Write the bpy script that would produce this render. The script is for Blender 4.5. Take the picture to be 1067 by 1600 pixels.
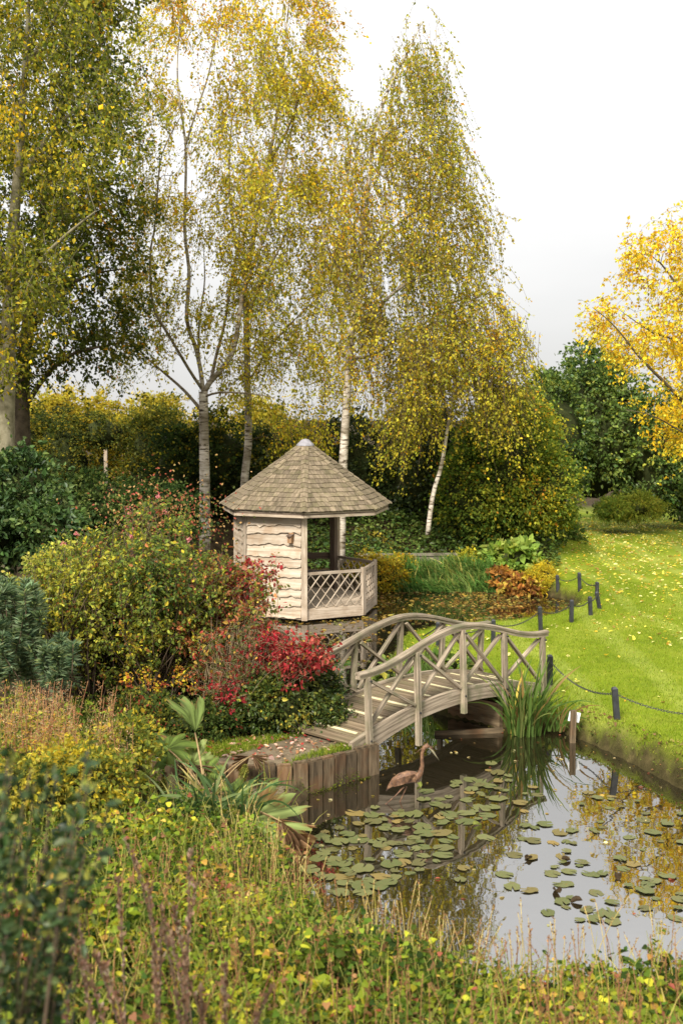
import bpy, math, random
import numpy as np
from mathutils import Vector, Matrix

random.seed(7)
rng = np.random.default_rng(11)
scene = bpy.context.scene
for o in list(bpy.data.objects):
    bpy.data.objects.remove(o)
col = scene.collection

# ------------------------------------------------------------------ camera
CAM = np.array([0.0, 0.0, 4.6])
FPX = 1780.0                       # focal length in photo pixels (1067 x 1600)
PITCH = math.atan(150.0 / FPX)
cam_d = bpy.data.cameras.new('camera')
cam = bpy.data.objects.new('camera', cam_d)
col.objects.link(cam)
cam.location = CAM
cam.rotation_euler = (math.pi / 2 - PITCH, 0, 0)
cam_d.sensor_fit = 'VERTICAL'
cam_d.sensor_height = 36
cam_d.sensor_width = 24
cam_d.lens = FPX / 1600 * 36
cam_d.clip_start = 0.1
cam_d.clip_end = 2000
cam_d.dof.use_dof = True
cam_d.dof.focus_distance = 18.0
cam_d.dof.aperture_fstop = 2.0
scene.camera = cam

# ------------------------------------------------------------------ sky, sun, exposure
SUN_EL, SUN_AZ = math.radians(42), math.radians(205)      # azimuth clockwise from +Y: behind the camera, to its left
world = bpy.data.worlds.new('World')
scene.world = world
world.use_nodes = True
wn, wl = world.node_tree.nodes, world.node_tree.links
wn.clear()
w_out = wn.new('ShaderNodeOutputWorld')
w_bg = wn.new('ShaderNodeBackground')
w_bg.inputs['Strength'].default_value = 0.1
w_sky = wn.new('ShaderNodeTexSky')
w_sky.sky_type = 'NISHITA'
w_sky.sun_disc = False
w_sky.sun_elevation = SUN_EL
w_sky.sun_rotation = SUN_AZ
w_tc = wn.new('ShaderNodeTexCoord')
w_map = wn.new('ShaderNodeMapping')
w_map.inputs['Scale'].default_value = (1.0, 1.0, 2.6)
w_noise = wn.new('ShaderNodeTexNoise')
w_noise.inputs['Scale'].default_value = 1.6
w_noise.inputs['Detail'].default_value = 7
w_noise.inputs['Roughness'].default_value = 0.5
w_noise.inputs['Distortion'].default_value = 0.3
w_ramp = wn.new('ShaderNodeValToRGB')
w_ramp.color_ramp.elements[0].position = 0.34
w_ramp.color_ramp.elements[0].color = (0.83, 0.825, 0.82, 1)
w_ramp.color_ramp.elements[1].position = 0.62
w_ramp.color_ramp.elements[1].color = (1.0, 0.99, 0.975, 1)
w_mul = wn.new('ShaderNodeVectorMath')
w_mul.operation = 'SCALE'
w_sep = wn.new('ShaderNodeSeparateXYZ')                    # an overcast sky is about three times brighter overhead than at the horizon
w_up = wn.new('ShaderNodeMath'); w_up.operation = 'MAXIMUM'; w_up.inputs[1].default_value = 0.0
w_cie = wn.new('ShaderNodeMath'); w_cie.operation = 'MULTIPLY_ADD'; w_cie.inputs[1].default_value = 2 * 4.6; w_cie.inputs[2].default_value = 4.6
wl.new(w_tc.outputs['Generated'], w_sep.inputs[0]); wl.new(w_sep.outputs['Z'], w_up.inputs[0]); wl.new(w_up.outputs[0], w_cie.inputs[0])
wl.new(w_cie.outputs[0], w_mul.inputs['Scale'])
w_mix = wn.new('ShaderNodeMix')
w_mix.data_type = 'RGBA'
w_mix.inputs['Factor'].default_value = 0.96                # overcast: cloud covers nearly all of the clear sky
wl.new(w_tc.outputs['Generated'], w_map.inputs['Vector'])
wl.new(w_map.outputs['Vector'], w_noise.inputs['Vector'])
wl.new(w_noise.outputs['Fac'], w_ramp.inputs['Fac'])
wl.new(w_ramp.outputs['Color'], w_mul.inputs[0])
wl.new(w_sky.outputs['Color'], w_mix.inputs['A'])
wl.new(w_mul.outputs['Vector'], w_mix.inputs['B'])
wl.new(w_mix.outputs['Result'], w_bg.inputs['Color'])
wl.new(w_bg.outputs['Background'], w_out.inputs['Surface'])

sun_d = bpy.data.lights.new('sun', 'SUN')
sun_d.energy = 4.4
sun_d.angle = math.radians(14)
sun_d.color = (1.0, 0.955, 0.88)
sun = bpy.data.objects.new('sun', sun_d)
col.objects.link(sun)
sdir = Vector((math.sin(SUN_AZ) * math.cos(SUN_EL), math.cos(SUN_AZ) * math.cos(SUN_EL), math.sin(SUN_EL)))
sun.rotation_euler = (-sdir).to_track_quat('-Z', 'Y').to_euler()
sun.location = (0, 0, 40)

scene.view_settings.view_transform = 'Standard'
scene.view_settings.look = 'None'
scene.view_settings.exposure = 0.78
scene.view_settings.gamma = 1.0
scene.view_settings.use_curve_mapping = False
scene.cycles.max_bounces = 8
scene.cycles.transmission_bounces = 4
scene.cycles.use_denoising = True

# ------------------------------------------------------------------ helpers
CP, SP = math.cos(PITCH), math.sin(PITCH)
def ray(x, y):
    dx, v = (x - 533.5) / FPX, (800.0 - y) / FPX
    return np.array([dx, CP + v * SP, v * CP - SP])
def P(x, y, D):                    # world point seen at photo pixel (x, y) at distance D along +Y
    r = ray(x, y)
    return CAM + r * (D / r[1])
def G(x, y, z=0.0):                # world point at photo pixel (x, y) on the level z
    r = ray(x, y)
    return CAM + r * ((z - CAM[2]) / r[2])

WM = {}                            # world matrices
def place(o, parent=None, M=None):
    M = M or Matrix.Identity(4)
    col.objects.link(o)
    if parent is not None:
        o.parent = parent
        o.matrix_parent_inverse = WM[parent.name].inverted()
    o.matrix_basis = M
    WM[o.name] = M.copy()
    return o
def empty(name, loc):
    o = bpy.data.objects.new(name, None)
    o.empty_display_size = 0.2
    return place(o, None, Matrix.Translation(Vector([float(c) for c in loc])))
def tag(o, label=None, cat=None, group=None, kind=None):
    if label: o['label'] = label
    if cat: o['category'] = cat
    if group: o['group'] = group
    if kind: o['kind'] = kind
    return o

def make_mesh(name, V, F, mat, smooth=False, colr=None, gr=None):
    V = np.asarray(V, dtype=np.float32)
    me = bpy.data.meshes.new(name)
    if not isinstance(F, list): F = [F]
    F = [np.asarray(f, dtype=np.int32) for f in F if len(f)]
    nl = sum(f.size for f in F)
    npoly = sum(len(f) for f in F)
    me.vertices.add(len(V))
    me.vertices.foreach_set('co', V.ravel())
    me.loops.add(nl)
    me.loops.foreach_set('vertex_index', np.concatenate([f.ravel() for f in F]))
    me.polygons.add(npoly)
    tot = np.concatenate([np.full(len(f), f.shape[1], dtype=np.int32) for f in F])
    st = np.concatenate([[0], np.cumsum(tot)[:-1]]).astype(np.int32)
    me.polygons.foreach_set('loop_start', st)
    me.polygons.foreach_set('loop_total', tot)
    me.polygons.foreach_set('use_smooth', np.full(npoly, bool(smooth)))
    if colr is not None:
        a = me.attributes.new('Col', 'FLOAT_COLOR', 'POINT')
        c = np.ones((len(V), 4), dtype=np.float32); c[:, :3] = colr
        a.data.foreach_set('color', c.ravel())
    if gr is not None:
        a = me.attributes.new('gr', 'FLOAT_VECTOR', 'POINT')
        a.data.foreach_set('vector', np.asarray(gr, dtype=np.float32).ravel())
    me.update(calc_edges=True)
    if mat is not None: me.materials.append(mat)
    return me
def mobj(name, V, F, mat, parent=None, smooth=False, colr=None, gr=None, M=None):
    return place(bpy.data.objects.new(name, make_mesh(name, V, F, mat, smooth, colr, gr)), parent, M)

def unit(v):
    v = np.asarray(v, float)
    return v / (np.linalg.norm(v, axis=-1, keepdims=True) + 1e-9)
def nz(p, f=1.0, s=0.0):           # cheap smooth noise in -1..1
    p = np.asarray(p, float) * f + s
    x, y, z = p[..., 0], p[..., 1], p[..., 2]
    return (np.sin(1.7 * x + 1.3 * np.sin(1.1 * y + 0.5)) + np.sin(2.1 * y + 1.1 * np.sin(1.9 * z + 1.2))
            + np.sin(1.9 * z + 1.4 * np.sin(1.3 * x + 2.1)) + 0.6 * np.sin(4.3 * x + 3.7 * y + 4.1 * z)) / 3.6

class MB:                          # collects shapes for ONE mesh; keeps grain coordinates
    def __init__(s): s.v, s.q, s.t, s.g = [], [], [], []
    def add(s, V, Q=None, T=None, g=None):
        b = sum(len(x) for x in s.v)
        V = np.asarray(V, float)
        s.v.append(V); s.g.append(V if g is None else np.asarray(g, float))
        if Q is not None and len(Q): s.q.append(np.asarray(Q, int) + b)
        if T is not None and len(T): s.t.append(np.asarray(T, int) + b)
        return s
    def beam(s, p0, p1, w, h, up=(0, 0, 1), seed=None, taper=1.0):
        p0, p1 = np.asarray(p0, float), np.asarray(p1, float)
        t = unit(p1 - p0); L = np.linalg.norm(p1 - p0)
        a = unit(np.cross(t, up)); b = np.cross(a, t)
        o = rng.random(3) * 20 if seed is None else seed
        V, g = [], []
        for e, (p, k) in enumerate(((p0, 1), (p1, taper))):
            for i, j in ((-1, -1), (1, -1), (1, 1), (-1, 1)):
                V.append(p + a * i * w * k / 2 + b * j * h * k / 2); g.append(o + np.array([e * L, i * w / 2, j * h / 2]))
        return s.add(V, [(0, 3, 2, 1), (4, 5, 6, 7), (0, 1, 5, 4), (1, 2, 6, 5), (2, 3, 7, 6), (3, 0, 4, 7)], g=g)
    def sweep(s, pts, prof, up=(0, 0, 1), cap=True):
        pts = np.asarray(pts, float); n, k = len(pts), len(prof)
        tan = unit(np.gradient(pts, axis=0)); a = unit(np.cross(tan, up)); b = np.cross(a, tan)
        prof = np.asarray(prof, float)
        V = pts[:, None] + prof[None, :, 0, None] * a[:, None] + prof[None, :, 1, None] * b[:, None]
        d = np.concatenate([[0], np.cumsum(np.linalg.norm(np.diff(pts, axis=0), axis=1))])
        o = rng.random(3) * 20
        g = np.stack([np.repeat(d, k) + o[0], np.tile(prof[:, 0], n) + o[1], np.tile(prof[:, 1], n) + o[2]], 1)
        Q = []
        for i in range(n - 1):
            for j in range(k):
                j2 = (j + 1) % k
                Q.append((i * k + j, i * k + j2, (i + 1) * k + j2, (i + 1) * k + j))
        T = []
        if cap:
            for i in range(1, k - 1):
                T.append((0, i + 1, i)); T.append(((n - 1) * k, (n - 1) * k + i, (n - 1) * k + i + 1))
        return s.add(V.reshape(-1, 3), Q, T, g)
    def tube(s, pts, rad, sides=6, squash=None):
        pts = np.asarray(pts, float); n = len(pts)
        rad = np.full(n, rad) if np.isscalar(rad) else np.asarray(rad, float)
        tan = unit(np.gradient(pts, axis=0))
        ref = np.array([1.0, 0, 0]) if abs(tan[:, 0]).mean() < 0.7 else np.array([0, 0.3, 1.0])
        a = unit(np.cross(tan, ref)); b = np.cross(tan, a)
        th = np.arange(sides) * 2 * math.pi / sides
        sq = 1.0 if squash is None else squash
        V = pts[:, None] + rad[:, None, None] * (np.cos(th)[None, :, None] * a[:, None] * sq + np.sin(th)[None, :, None] * b[:, None])
        i, j = np.meshgrid(np.arange(n - 1), np.arange(sides), indexing='ij')
        j2 = (j + 1) % sides
        Q = np.stack([i * sides + j, i * sides + j2, (i + 1) * sides + j2, (i + 1) * sides + j], -1).reshape(-1, 4)
        T = []
        for e in range(1, sides - 1):
            T.append((0, e + 1, e)); T.append(((n - 1) * sides, (n - 1) * sides + e, (n - 1) * sides + e + 1))
        d = np.concatenate([[0], np.cumsum(np.linalg.norm(np.diff(pts, axis=0), axis=1))])
        g = np.stack([np.repeat(d, sides), np.tile(np.cos(th), n) * np.repeat(rad, sides), np.tile(np.sin(th), n) * np.repeat(rad, sides)], 1)
        return s.add(V.reshape(-1, 3), Q, T, g + V[0, 0] * 0.37)
    def mesh(s, name, mat, smooth=False):
        F = []
        if s.q: F.append(np.concatenate(s.q))
        if s.t: F.append(np.concatenate(s.t))
        return make_mesh(name, np.concatenate(s.v), F, mat, smooth, None, np.concatenate(s.g))
    def build(s, name, mat, parent=None, smooth=False, M=None):
        return place(bpy.data.objects.new(name, s.mesh(name, mat, smooth)), parent, M)

# ------------------------------------------------------------------ materials
def new_mat(name):
    m = bpy.data.materials.new(name); m.use_nodes = True
    n, l = m.node_tree.nodes, m.node_tree.links
    return m, n, l, n['Principled BSDF']
def noise(n, l, vec, scale, detail=4, rough=0.55, mapscale=None):
    t = n.new('ShaderNodeTexNoise')
    t.inputs['Scale'].default_value = scale; t.inputs['Detail'].default_value = detail; t.inputs['Roughness'].default_value = rough
    if mapscale is not None:
        mp = n.new('ShaderNodeMapping'); mp.inputs['Scale'].default_value = mapscale
        l.new(vec, mp.inputs['Vector']); vec = mp.outputs['Vector']
    l.new(vec, t.inputs['Vector'])
    return t.outputs['Fac']
def ramp(n, l, fac, stops):
    r = n.new('ShaderNodeValToRGB'); e = r.color_ramp.elements
    while len(e) < len(stops): e.new(0.5)
    for k, (p, c) in enumerate(stops):
        e[k].position = p; e[k].color = (*c, 1)
    l.new(fac, r.inputs['Fac'])
    return r.outputs['Color']
def mixc(n, l, fac, a, b, mode='MIX'):
    m = n.new('ShaderNodeMix'); m.data_type = 'RGBA'; m.blend_type = mode
    for sock, v in (('Factor', fac), ('A', a), ('B', b)):
        if isinstance(v, (int, float)): m.inputs[sock].default_value = v
        elif isinstance(v, tuple): m.inputs[sock].default_value = (*v, 1)
        else: l.new(v, m.inputs[sock])
    return m.outputs['Result']
def mathn(n, l, op, a, b=None, clamp=False):
    m = n.new('ShaderNodeMath'); m.operation = op; m.use_clamp = clamp
    for k, v in enumerate((a, b)):
        if v is None: continue
        if isinstance(v, (int, float)): m.inputs[k].default_value = v
        else: l.new(v, m.inputs[k])
    return m.outputs[0]
def bump(n, l, bs, h, strength, dist=0.02):
    b = n.new('ShaderNodeBump'); b.inputs['Strength'].default_value = strength; b.inputs['Distance'].default_value = dist
    l.new(h, b.inputs['Height']); l.new(b.outputs['Normal'], bs.inputs['Normal'])

def wood_mat(name, dark, mid, light, stain=None, stain_amt=0.5, var=0.25, grain=(1.5, 40, 40), rough=0.8):
    m, n, l, bs = new_mat(name)
    at = n.new('ShaderNodeAttribute'); at.attribute_name = 'gr'
    oi = n.new('ShaderNodeObjectInfo')
    off = n.new('ShaderNodeVectorMath'); off.operation = 'ADD'
    sc = n.new('ShaderNodeVectorMath'); sc.operation = 'SCALE'; sc.inputs[0].default_value = (13, 7, 5)
    l.new(oi.outputs['Random'], sc.inputs['Scale']); l.new(at.outputs['Vector'], off.inputs[0]); l.new(sc.outputs['Vector'], off.inputs[1])
    v = off.outputs['Vector']
    g = noise(n, l, v, 1.0, 5, 0.6, grain)
    c = ramp(n, l, g, [(0.28, dark), (0.5, mid), (0.72, light)])
    p = noise(n, l, v, 3.0, 4, 0.6)
    if stain is not None:
        f = mathn(n, l, 'MULTIPLY', ramp(n, l, p, [(0.45, (0, 0, 0)), (0.68, (1, 1, 1))]), stain_amt)
        c = mixc(n, l, f, c, stain)
    vr = n.new('ShaderNodeMapRange'); vr.inputs['To Min'].default_value = 1 - var; vr.inputs['To Max'].default_value = 1 + var
    l.new(oi.outputs['Random'], vr.inputs['Value'])
    hs = n.new('ShaderNodeHueSaturation'); l.new(c, hs.inputs['Color']); l.new(vr.outputs['Result'], hs.inputs['Value'])
    l.new(hs.outputs['Color'], bs.inputs['Base Color'])
    bs.inputs['Roughness'].default_value = rough
    bs.inputs['Specular IOR Level'].default_value = 0.25
    bump(n, l, bs, g, 0.5, 0.01)
    return m
def plain_mat(name, c1, c2, scale=8, rough=0.7, spec=0.3, metallic=0.0, b=0.0, detail=5):
    m, n, l, bs = new_mat(name)
    tc = n.new('ShaderNodeTexCoord')
    f = noise(n, l, tc.outputs['Object'], scale, detail, 0.6)
    l.new(ramp(n, l, f, [(0.32, c1), (0.68, c2)]), bs.inputs['Base Color'])
    bs.inputs['Roughness'].default_value = rough; bs.inputs['Specular IOR Level'].default_value = spec; bs.inputs['Metallic'].default_value = metallic
    if b: bump(n, l, bs, f, b, 0.02)
    return m
def leaf_mat(name, trans=0.35, rough=0.5, spec=0.3, tboost=1.25):
    m, n, l, bs = new_mat(name)
    at = n.new('ShaderNodeAttribute'); at.attribute_name = 'Col'
    l.new(at.outputs['Color'], bs.inputs['Base Color'])
    bs.inputs['Roughness'].default_value = rough; bs.inputs['Specular IOR Level'].default_value = spec
    tr = n.new('ShaderNodeBsdfTranslucent')
    k = n.new('ShaderNodeVectorMath'); k.operation = 'MULTIPLY'; k.inputs[1].default_value = (tboost, tboost, tboost * 0.7)
    l.new(at.outputs['Color'], k.inputs[0]); l.new(k.outputs['Vector'], tr.inputs['Color'])
    mx = n.new('ShaderNodeMixShader'); mx.inputs['Fac'].default_value = trans
    l.new(bs.outputs['BSDF'], mx.inputs[1]); l.new(tr.outputs['BSDF'], mx.inputs[2])
    l.new(mx.outputs['Shader'], n['Material Output'].inputs['Surface'])
    return m

M = {}
M['leaf'] = leaf_mat('leaf', 0.45, 0.6, 0.10, 1.35)
M['leaf_gloss'] = leaf_mat('leaf_glossy', 0.25, 0.42, 0.22)
M['grass'] = leaf_mat('grass_blade', 0.4, 0.6, 0.1)
M['bridge'] = wood_mat('weathered_bridge_timber', (0.075, 0.056, 0.036), (0.235, 0.185, 0.128), (0.40, 0.325, 0.235), (0.11, 0.11, 0.055), 0.8, 0.2)
M['deck'] = wood_mat('worn_deck_board', (0.06, 0.042, 0.024), (0.125, 0.09, 0.052), (0.20, 0.15, 0.095), (0.09, 0.09, 0.035), 0.4, 0.22)
M['strip'] = plain_mat('cream_grip_strip', (0.42, 0.37, 0.20), (0.60, 0.54, 0.33), 9, 0.8)
M['oak'] = wood_mat('silvered_oak_board', (0.20, 0.155, 0.105), (0.38, 0.31, 0.23), (0.50, 0.42, 0.325), (0.26, 0.155, 0.08), 0.5, 0.12, (1.0, 22, 22))
M['oak_trim'] = wood_mat('oak_trim', (0.18, 0.135, 0.095), (0.33, 0.265, 0.195), (0.45, 0.375, 0.285), (0.18, 0.125, 0.075), 0.6, 0.15)
M['gazebo_deck'] = wood_mat('gazebo_floor_board', (0.24, 0.18, 0.12), (0.40, 0.32, 0.23), (0.52, 0.43, 0.32), None, 0, 0.15)
M['dark_wood'] = wood_mat('dark_inner_timber', (0.05, 0.035, 0.025), (0.10, 0.07, 0.05), (0.16, 0.11, 0.08), None, 0, 0.2)
M['shingle'] = wood_mat('mossy_shingle', (0.075, 0.055, 0.034), (0.145, 0.112, 0.072), (0.235, 0.182, 0.122), (0.105, 0.095, 0.04), 0.55, 0.25, (4, 18, 18), 0.9)
M['sleeper'] = wood_mat('old_sleeper', (0.03, 0.02, 0.01), (0.10, 0.07, 0.038), (0.18, 0.13, 0.075), (0.14, 0.065, 0.025), 0.6, 0.35, (3, 26, 26))
M['lead'] = plain_mat('lead_cap', (0.16, 0.15, 0.16), (0.27, 0.255, 0.27), 12, 0.5, 0.5)
M['black'] = plain_mat('black_painted_post', (0.012, 0.013, 0.015), (0.03, 0.031, 0.035), 14, 0.45, 0.5)
M['iron'] = plain_mat('black_iron_chain', (0.01, 0.01, 0.011), (0.035, 0.034, 0.034), 20, 0.45, 0.5)
M['core'] = plain_mat('shade_hull', (0.018, 0.024, 0.007), (0.04, 0.045, 0.014), 5, 0.9, 0.1)  # dark colour standing in for the shade deep inside dense shrubs
M['twig'] = plain_mat('twig_bark', (0.07, 0.05, 0.032), (0.14, 0.10, 0.065), 8, 0.9, 0.1)
M['stemred'] = plain_mat('reddish_stem', (0.16, 0.06, 0.03), (0.28, 0.15, 0.06), 10, 0.8, 0.2)
M['barkdark'] = plain_mat('dark_bark', (0.045, 0.035, 0.022), (0.11, 0.085, 0.055), 7, 0.95, 0.1, b=0.8)
M['barkgrey'] = plain_mat('grey_green_bark', (0.12, 0.105, 0.06), (0.26, 0.23, 0.15), 6, 0.95, 0.1, b=0.8)
M['stone'] = plain_mat('old_concrete', (0.10, 0.085, 0.06), (0.22, 0.19, 0.14), 6, 0.9, 0.2, b=0.5)
M['moss'] = plain_mat('moss', (0.05, 0.06, 0.01), (0.12, 0.13, 0.025), 25, 1.0, 0.05, b=0.8)
M['white'] = plain_mat('white_plastic_card', (0.68, 0.68, 0.66), (0.78, 0.78, 0.76), 6, 0.5, 0.4)

def birch_mat():
    m, n, l, bs = new_mat('birch_bark')
    tc = n.new('ShaderNodeTexCoord'); v = tc.outputs['Object']
    f1 = noise(n, l, v, 1.0, 4, 0.65, (3.5, 3.5, 16))
    f2 = noise(n, l, v, 1.0, 3, 0.6, (1.2, 1.2, 2.2))
    c = ramp(n, l, f1, [(0.40, (0.05, 0.035, 0.025)), (0.46, (0.48, 0.41, 0.32)), (0.7, (0.70, 0.64, 0.54))])
    c = mixc(n, l, mathn(n, l, 'MULTIPLY', ramp(n, l, f2, [(0.44, (0, 0, 0)), (0.64, (1, 1, 1))]), 0.75), c, (0.13, 0.10, 0.055))
    at = n.new('ShaderNodeAttribute'); at.attribute_name = 'Col'          # young limbs are brown, the bole is white
    sep = n.new('ShaderNodeSeparateColor'); l.new(at.outputs['Color'], sep.inputs['Color'])
    c = mixc(n, l, sep.outputs['Red'], c, (0.13, 0.095, 0.045))
    l.new(c, bs.inputs['Base Color']); bs.inputs['Roughness'].default_value = 0.8; bs.inputs['Specular IOR Level'].default_value = 0.2
    bump(n, l, bs, f1, 0.4, 0.02)
    return m
M['birch'] = birch_mat()

def rust_mat():
    m, n, l, bs = new_mat('rusted_metal')
    v = n.new('ShaderNodeTexCoord').outputs['Object']
    f = noise(n, l, v, 22, 5, 0.65)
    l.new(ramp(n, l, f, [(0.3, (0.035, 0.022, 0.014)), (0.5, (0.13, 0.062, 0.03)), (0.7, (0.25, 0.145, 0.075))]), bs.inputs['Base Color'])
    bs.inputs['Roughness'].default_value = 0.6; bs.inputs['Metallic'].default_value = 0.25
    bump(n, l, bs, f, 0.4, 0.01)
    return m
M['rust'] = rust_mat()

def water_mat():
    m, n, l, bs = new_mat('pond_water')
    v = n.new('ShaderNodeTexCoord').outputs['Object']
    bs.inputs['Base Color'].default_value = (0.010, 0.008, 0.004, 1)
    bs.inputs['Roughness'].default_value = 0.015
    bs.inputs['IOR'].default_value = 4.0
    bs.inputs['Specular IOR Level'].default_value = 0.55
    f = noise(n, l, v, 1.3, 3, 0.5)
    bump(n, l, bs, f, 0.05, 0.05)
    return m
M['water'] = water_mat()

def pad_mat():
    m, n, l, bs = new_mat('lily_pad')
    oi = n.new('ShaderNodeObjectInfo'); v = n.new('ShaderNodeTexCoord').outputs['Object']
    off = n.new('ShaderNodeVectorMath'); off.operation = 'ADD'
    sc = n.new('ShaderNodeVectorMath'); sc.operation = 'SCALE'; sc.inputs[0].default_value = (31, 17, 9)
    l.new(oi.outputs['Random'], sc.inputs['Scale']); l.new(v, off.inputs[0]); l.new(sc.outputs['Vector'], off.inputs[1])
    f = noise(n, l, off.outputs['Vector'], 9, 4, 0.65)
    base = ramp(n, l, oi.outputs['Random'], [(0.0, (0.06, 0.085, 0.02)), (0.45, (0.105, 0.12, 0.036)), (0.75, (0.065, 0.07, 0.018)), (1.0, (0.20, 0.14, 0.035))])
    c = mixc(n, l, ramp(n, l, f, [(0.48, (0, 0, 0)), (0.66, (1, 1, 1))]), base, (0.13, 0.085, 0.035))
    l.new(c, bs.inputs['Base Color']); bs.inputs['Roughness'].default_value = 0.4; bs.inputs['Specular IOR Level'].default_value = 0.3
    bump(n, l, bs, f, 0.3, 0.02)
    return m
M['pad'] = pad_mat()

def ground_mat():
    m, n, l, bs = new_mat('ground')
    v = n.new('ShaderNodeTexCoord').outputs['Object']
    at = n.new('ShaderNodeAttribute'); at.attribute_name = 'Col'       # red: lawn, green: trodden path
    sep = n.new('ShaderNodeSeparateColor'); l.new(at.outputs['Color'], sep.inputs['Color'])
    f1 = noise(n, l, v, 0.55, 5, 0.6); f2 = noise(n, l, v, 30, 4, 0.7); f3 = noise(n, l, v, 5, 4, 0.6)
    lawn = ramp(n, l, f1, [(0.30, (0.115, 0.165, 0.010)), (0.52, (0.175, 0.225, 0.014)), (0.72, (0.27, 0.29, 0.04))])
    lawn = mixc(n, l, 0.55, lawn, ramp(n, l, f2, [(0.28, (0.30, 0.36, 0.3)), (0.5, (0.8, 0.8, 0.8)), (0.75, (1.25, 1.2, 1.0))]), 'MULTIPLY')
    lawn = mixc(n, l, 0.35, lawn, ramp(n, l, f3, [(0.3, (0.55, 0.62, 0.5)), (0.7, (1.2, 1.15, 1.0))]), 'MULTIPLY')
    wv = n.new('ShaderNodeTexWave'); wv.inputs['Scale'].default_value = 0.22; wv.inputs['Distortion'].default_value = 5.0; wv.inputs['Detail'].default_value = 3; wv.inputs['Detail Scale'].default_value = 0.6
    l.new(v, wv.inputs['Vector'])                                       # faint mowing tracks
    lawn = mixc(n, l, mathn(n, l, 'MULTIPLY', ramp(n, l, wv.outputs['Fac'], [(0.72, (0, 0, 0)), (0.95, (1, 1, 1))]), 0.32), lawn, (0.30, 0.33, 0.07))
    soil = ramp(n, l, f3, [(0.3, (0.018, 0.012, 0.006)), (0.55, (0.045, 0.032, 0.016)), (0.75, (0.09, 0.065, 0.03))])
    path = ramp(n, l, f3, [(0.3, (0.10, 0.075, 0.045)), (0.7, (0.19, 0.15, 0.095))])
    c = mixc(n, l, sep.outputs['Red'], soil, lawn)
    c = mixc(n, l, sep.outputs['Green'], c, path)
    l.new(c, bs.inputs['Base Color']); bs.inputs['Roughness'].default_value = 0.95; bs.inputs['Specular IOR Level'].default_value = 0.08
    bump(n, l, bs, f2, 0.9, 0.03)
    return m
M['ground'] = ground_mat()

# ------------------------------------------------------------------ terrain and water
GZ = np.array([-0.85, 26.85])                    # gazebo centre in plan
POND = np.array([(-0.42, 13.66), (-0.02, 13.98), (0.5, 14.45), (-0.45, 15.5), (-0.95, 17.2), (-0.9, 19.0), (-0.7, 20.6), (-0.9, 22.4), (-1.9, 23.6),
                 (-2.6, 25.2), (-1.6, 27.6), (-0.3, 28.7), (0.6, 29.6), (1.3, 29.9), (3.6, 30.0), (5.0, 29.6), (5.75, 28.2), (5.6, 26.6),
                 (4.95, 25.2), (4.3, 24.3), (3.2, 23.7), (2.0, 23.3), (1.1, 22.3), (0.85, 20.6), (0.95, 18.8), (1.45, 17.35), (2.3, 16.55),
                 (2.75, 16.6), (3.2, 16.35), (3.55, 15.7), (3.9, 14.75), (4.35, 13.4), (4.7, 11.8), (4.9, 10.2), (4.6, 8.8), (2.6, 8.45), (1.0, 8.6), (0.2, 9.1),
                 (-0.4, 10.1), (-0.75, 11.2), (-0.42, 12.0), (-0.5, 13.1)])
def sdf(x, y, poly):
    x, y = np.asarray(x, float), np.asarray(y, float)
    d = np.full(x.shape, 1e9); s = np.ones(x.shape)
    n = len(poly)
    for i in range(n):
        ax, ay = poly[i]; bx, by = poly[i - 1]
        ex, ey = bx - ax, by - ay
        wx, wy = x - ax, y - ay
        t = np.clip((wx * ex + wy * ey) / (ex * ex + ey * ey), 0, 1)
        d = np.minimum(d, (wx - ex * t) ** 2 + (wy - ey * t) ** 2)
        c1, c2, c3 = y >= ay, y < by, ex * wy > ey * wx
        s = np.where((c1 & c2 & c3) | (~c1 & ~c2 & ~c3), -s, s)
    return s * np.sqrt(d)
def sstep(a, b, x):
    t = np.clip((x - a) / (b - a), 0, 1); return t * t * (3 - 2 * t)
def height(x, y):
    x, y = np.asarray(x, float), np.asarray(y, float)
    d = sdf(x, y, POND)
    p = np.stack([x, y, x * 0], -1)
    L = 0.36 + 0.03 * nz(p, 0.9) + 0.012 * nz(p, 3.1)
    L = L + 0.55 * sstep(11.0, 6.5, y) * sstep(0.2, -1.4, x) + 0.45 * sstep(8.4, 5.0, y) * sstep(-1.4, 0.2, x) + 0.3 * sstep(-2.5, -5.5, x)
    bank = sstep(31.6, 36.0, y) * sstep(8.2, 5.6, x - 0.12 * (y - 33))
    L = L + bank * 1.1
    L = L - 0.2 * sstep(3.4, 2.0, np.hypot(x - GZ[0], y - GZ[1]))
    wy = np.interp(x, [-3.4, -2.95, -2.5, -2.0, -1.5, -1.0, -0.55, -0.25], [14.15, 13.85, 13.68, 13.58, 13.53, 13.52, 13.57, 13.75])
    bed = sstep(-1.3, -0.7, y - wy) * sstep(0.02, -0.06, y - wy) * sstep(-3.0, -2.2, x)
    L = L * (1 - 0.8 * bed)
    e = np.where((x > 2.4) & (y < 17.5), 0.26, 0.34)
    e = np.where((x < 0.6) & (y > 13.3) & (y < 14.7) & (x > -0.6), 0.05, e)
    land = L * (1 - (1 - np.clip(d / e, 0, 1)) ** 2)
    h = np.where(d > 0, land, -0.75 * sstep(0, 0.5, -d))
    h = np.where((np.hypot(x - GZ[0], y - GZ[1]) < 1.95), np.minimum(h, -0.12), h)
    return h
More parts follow.
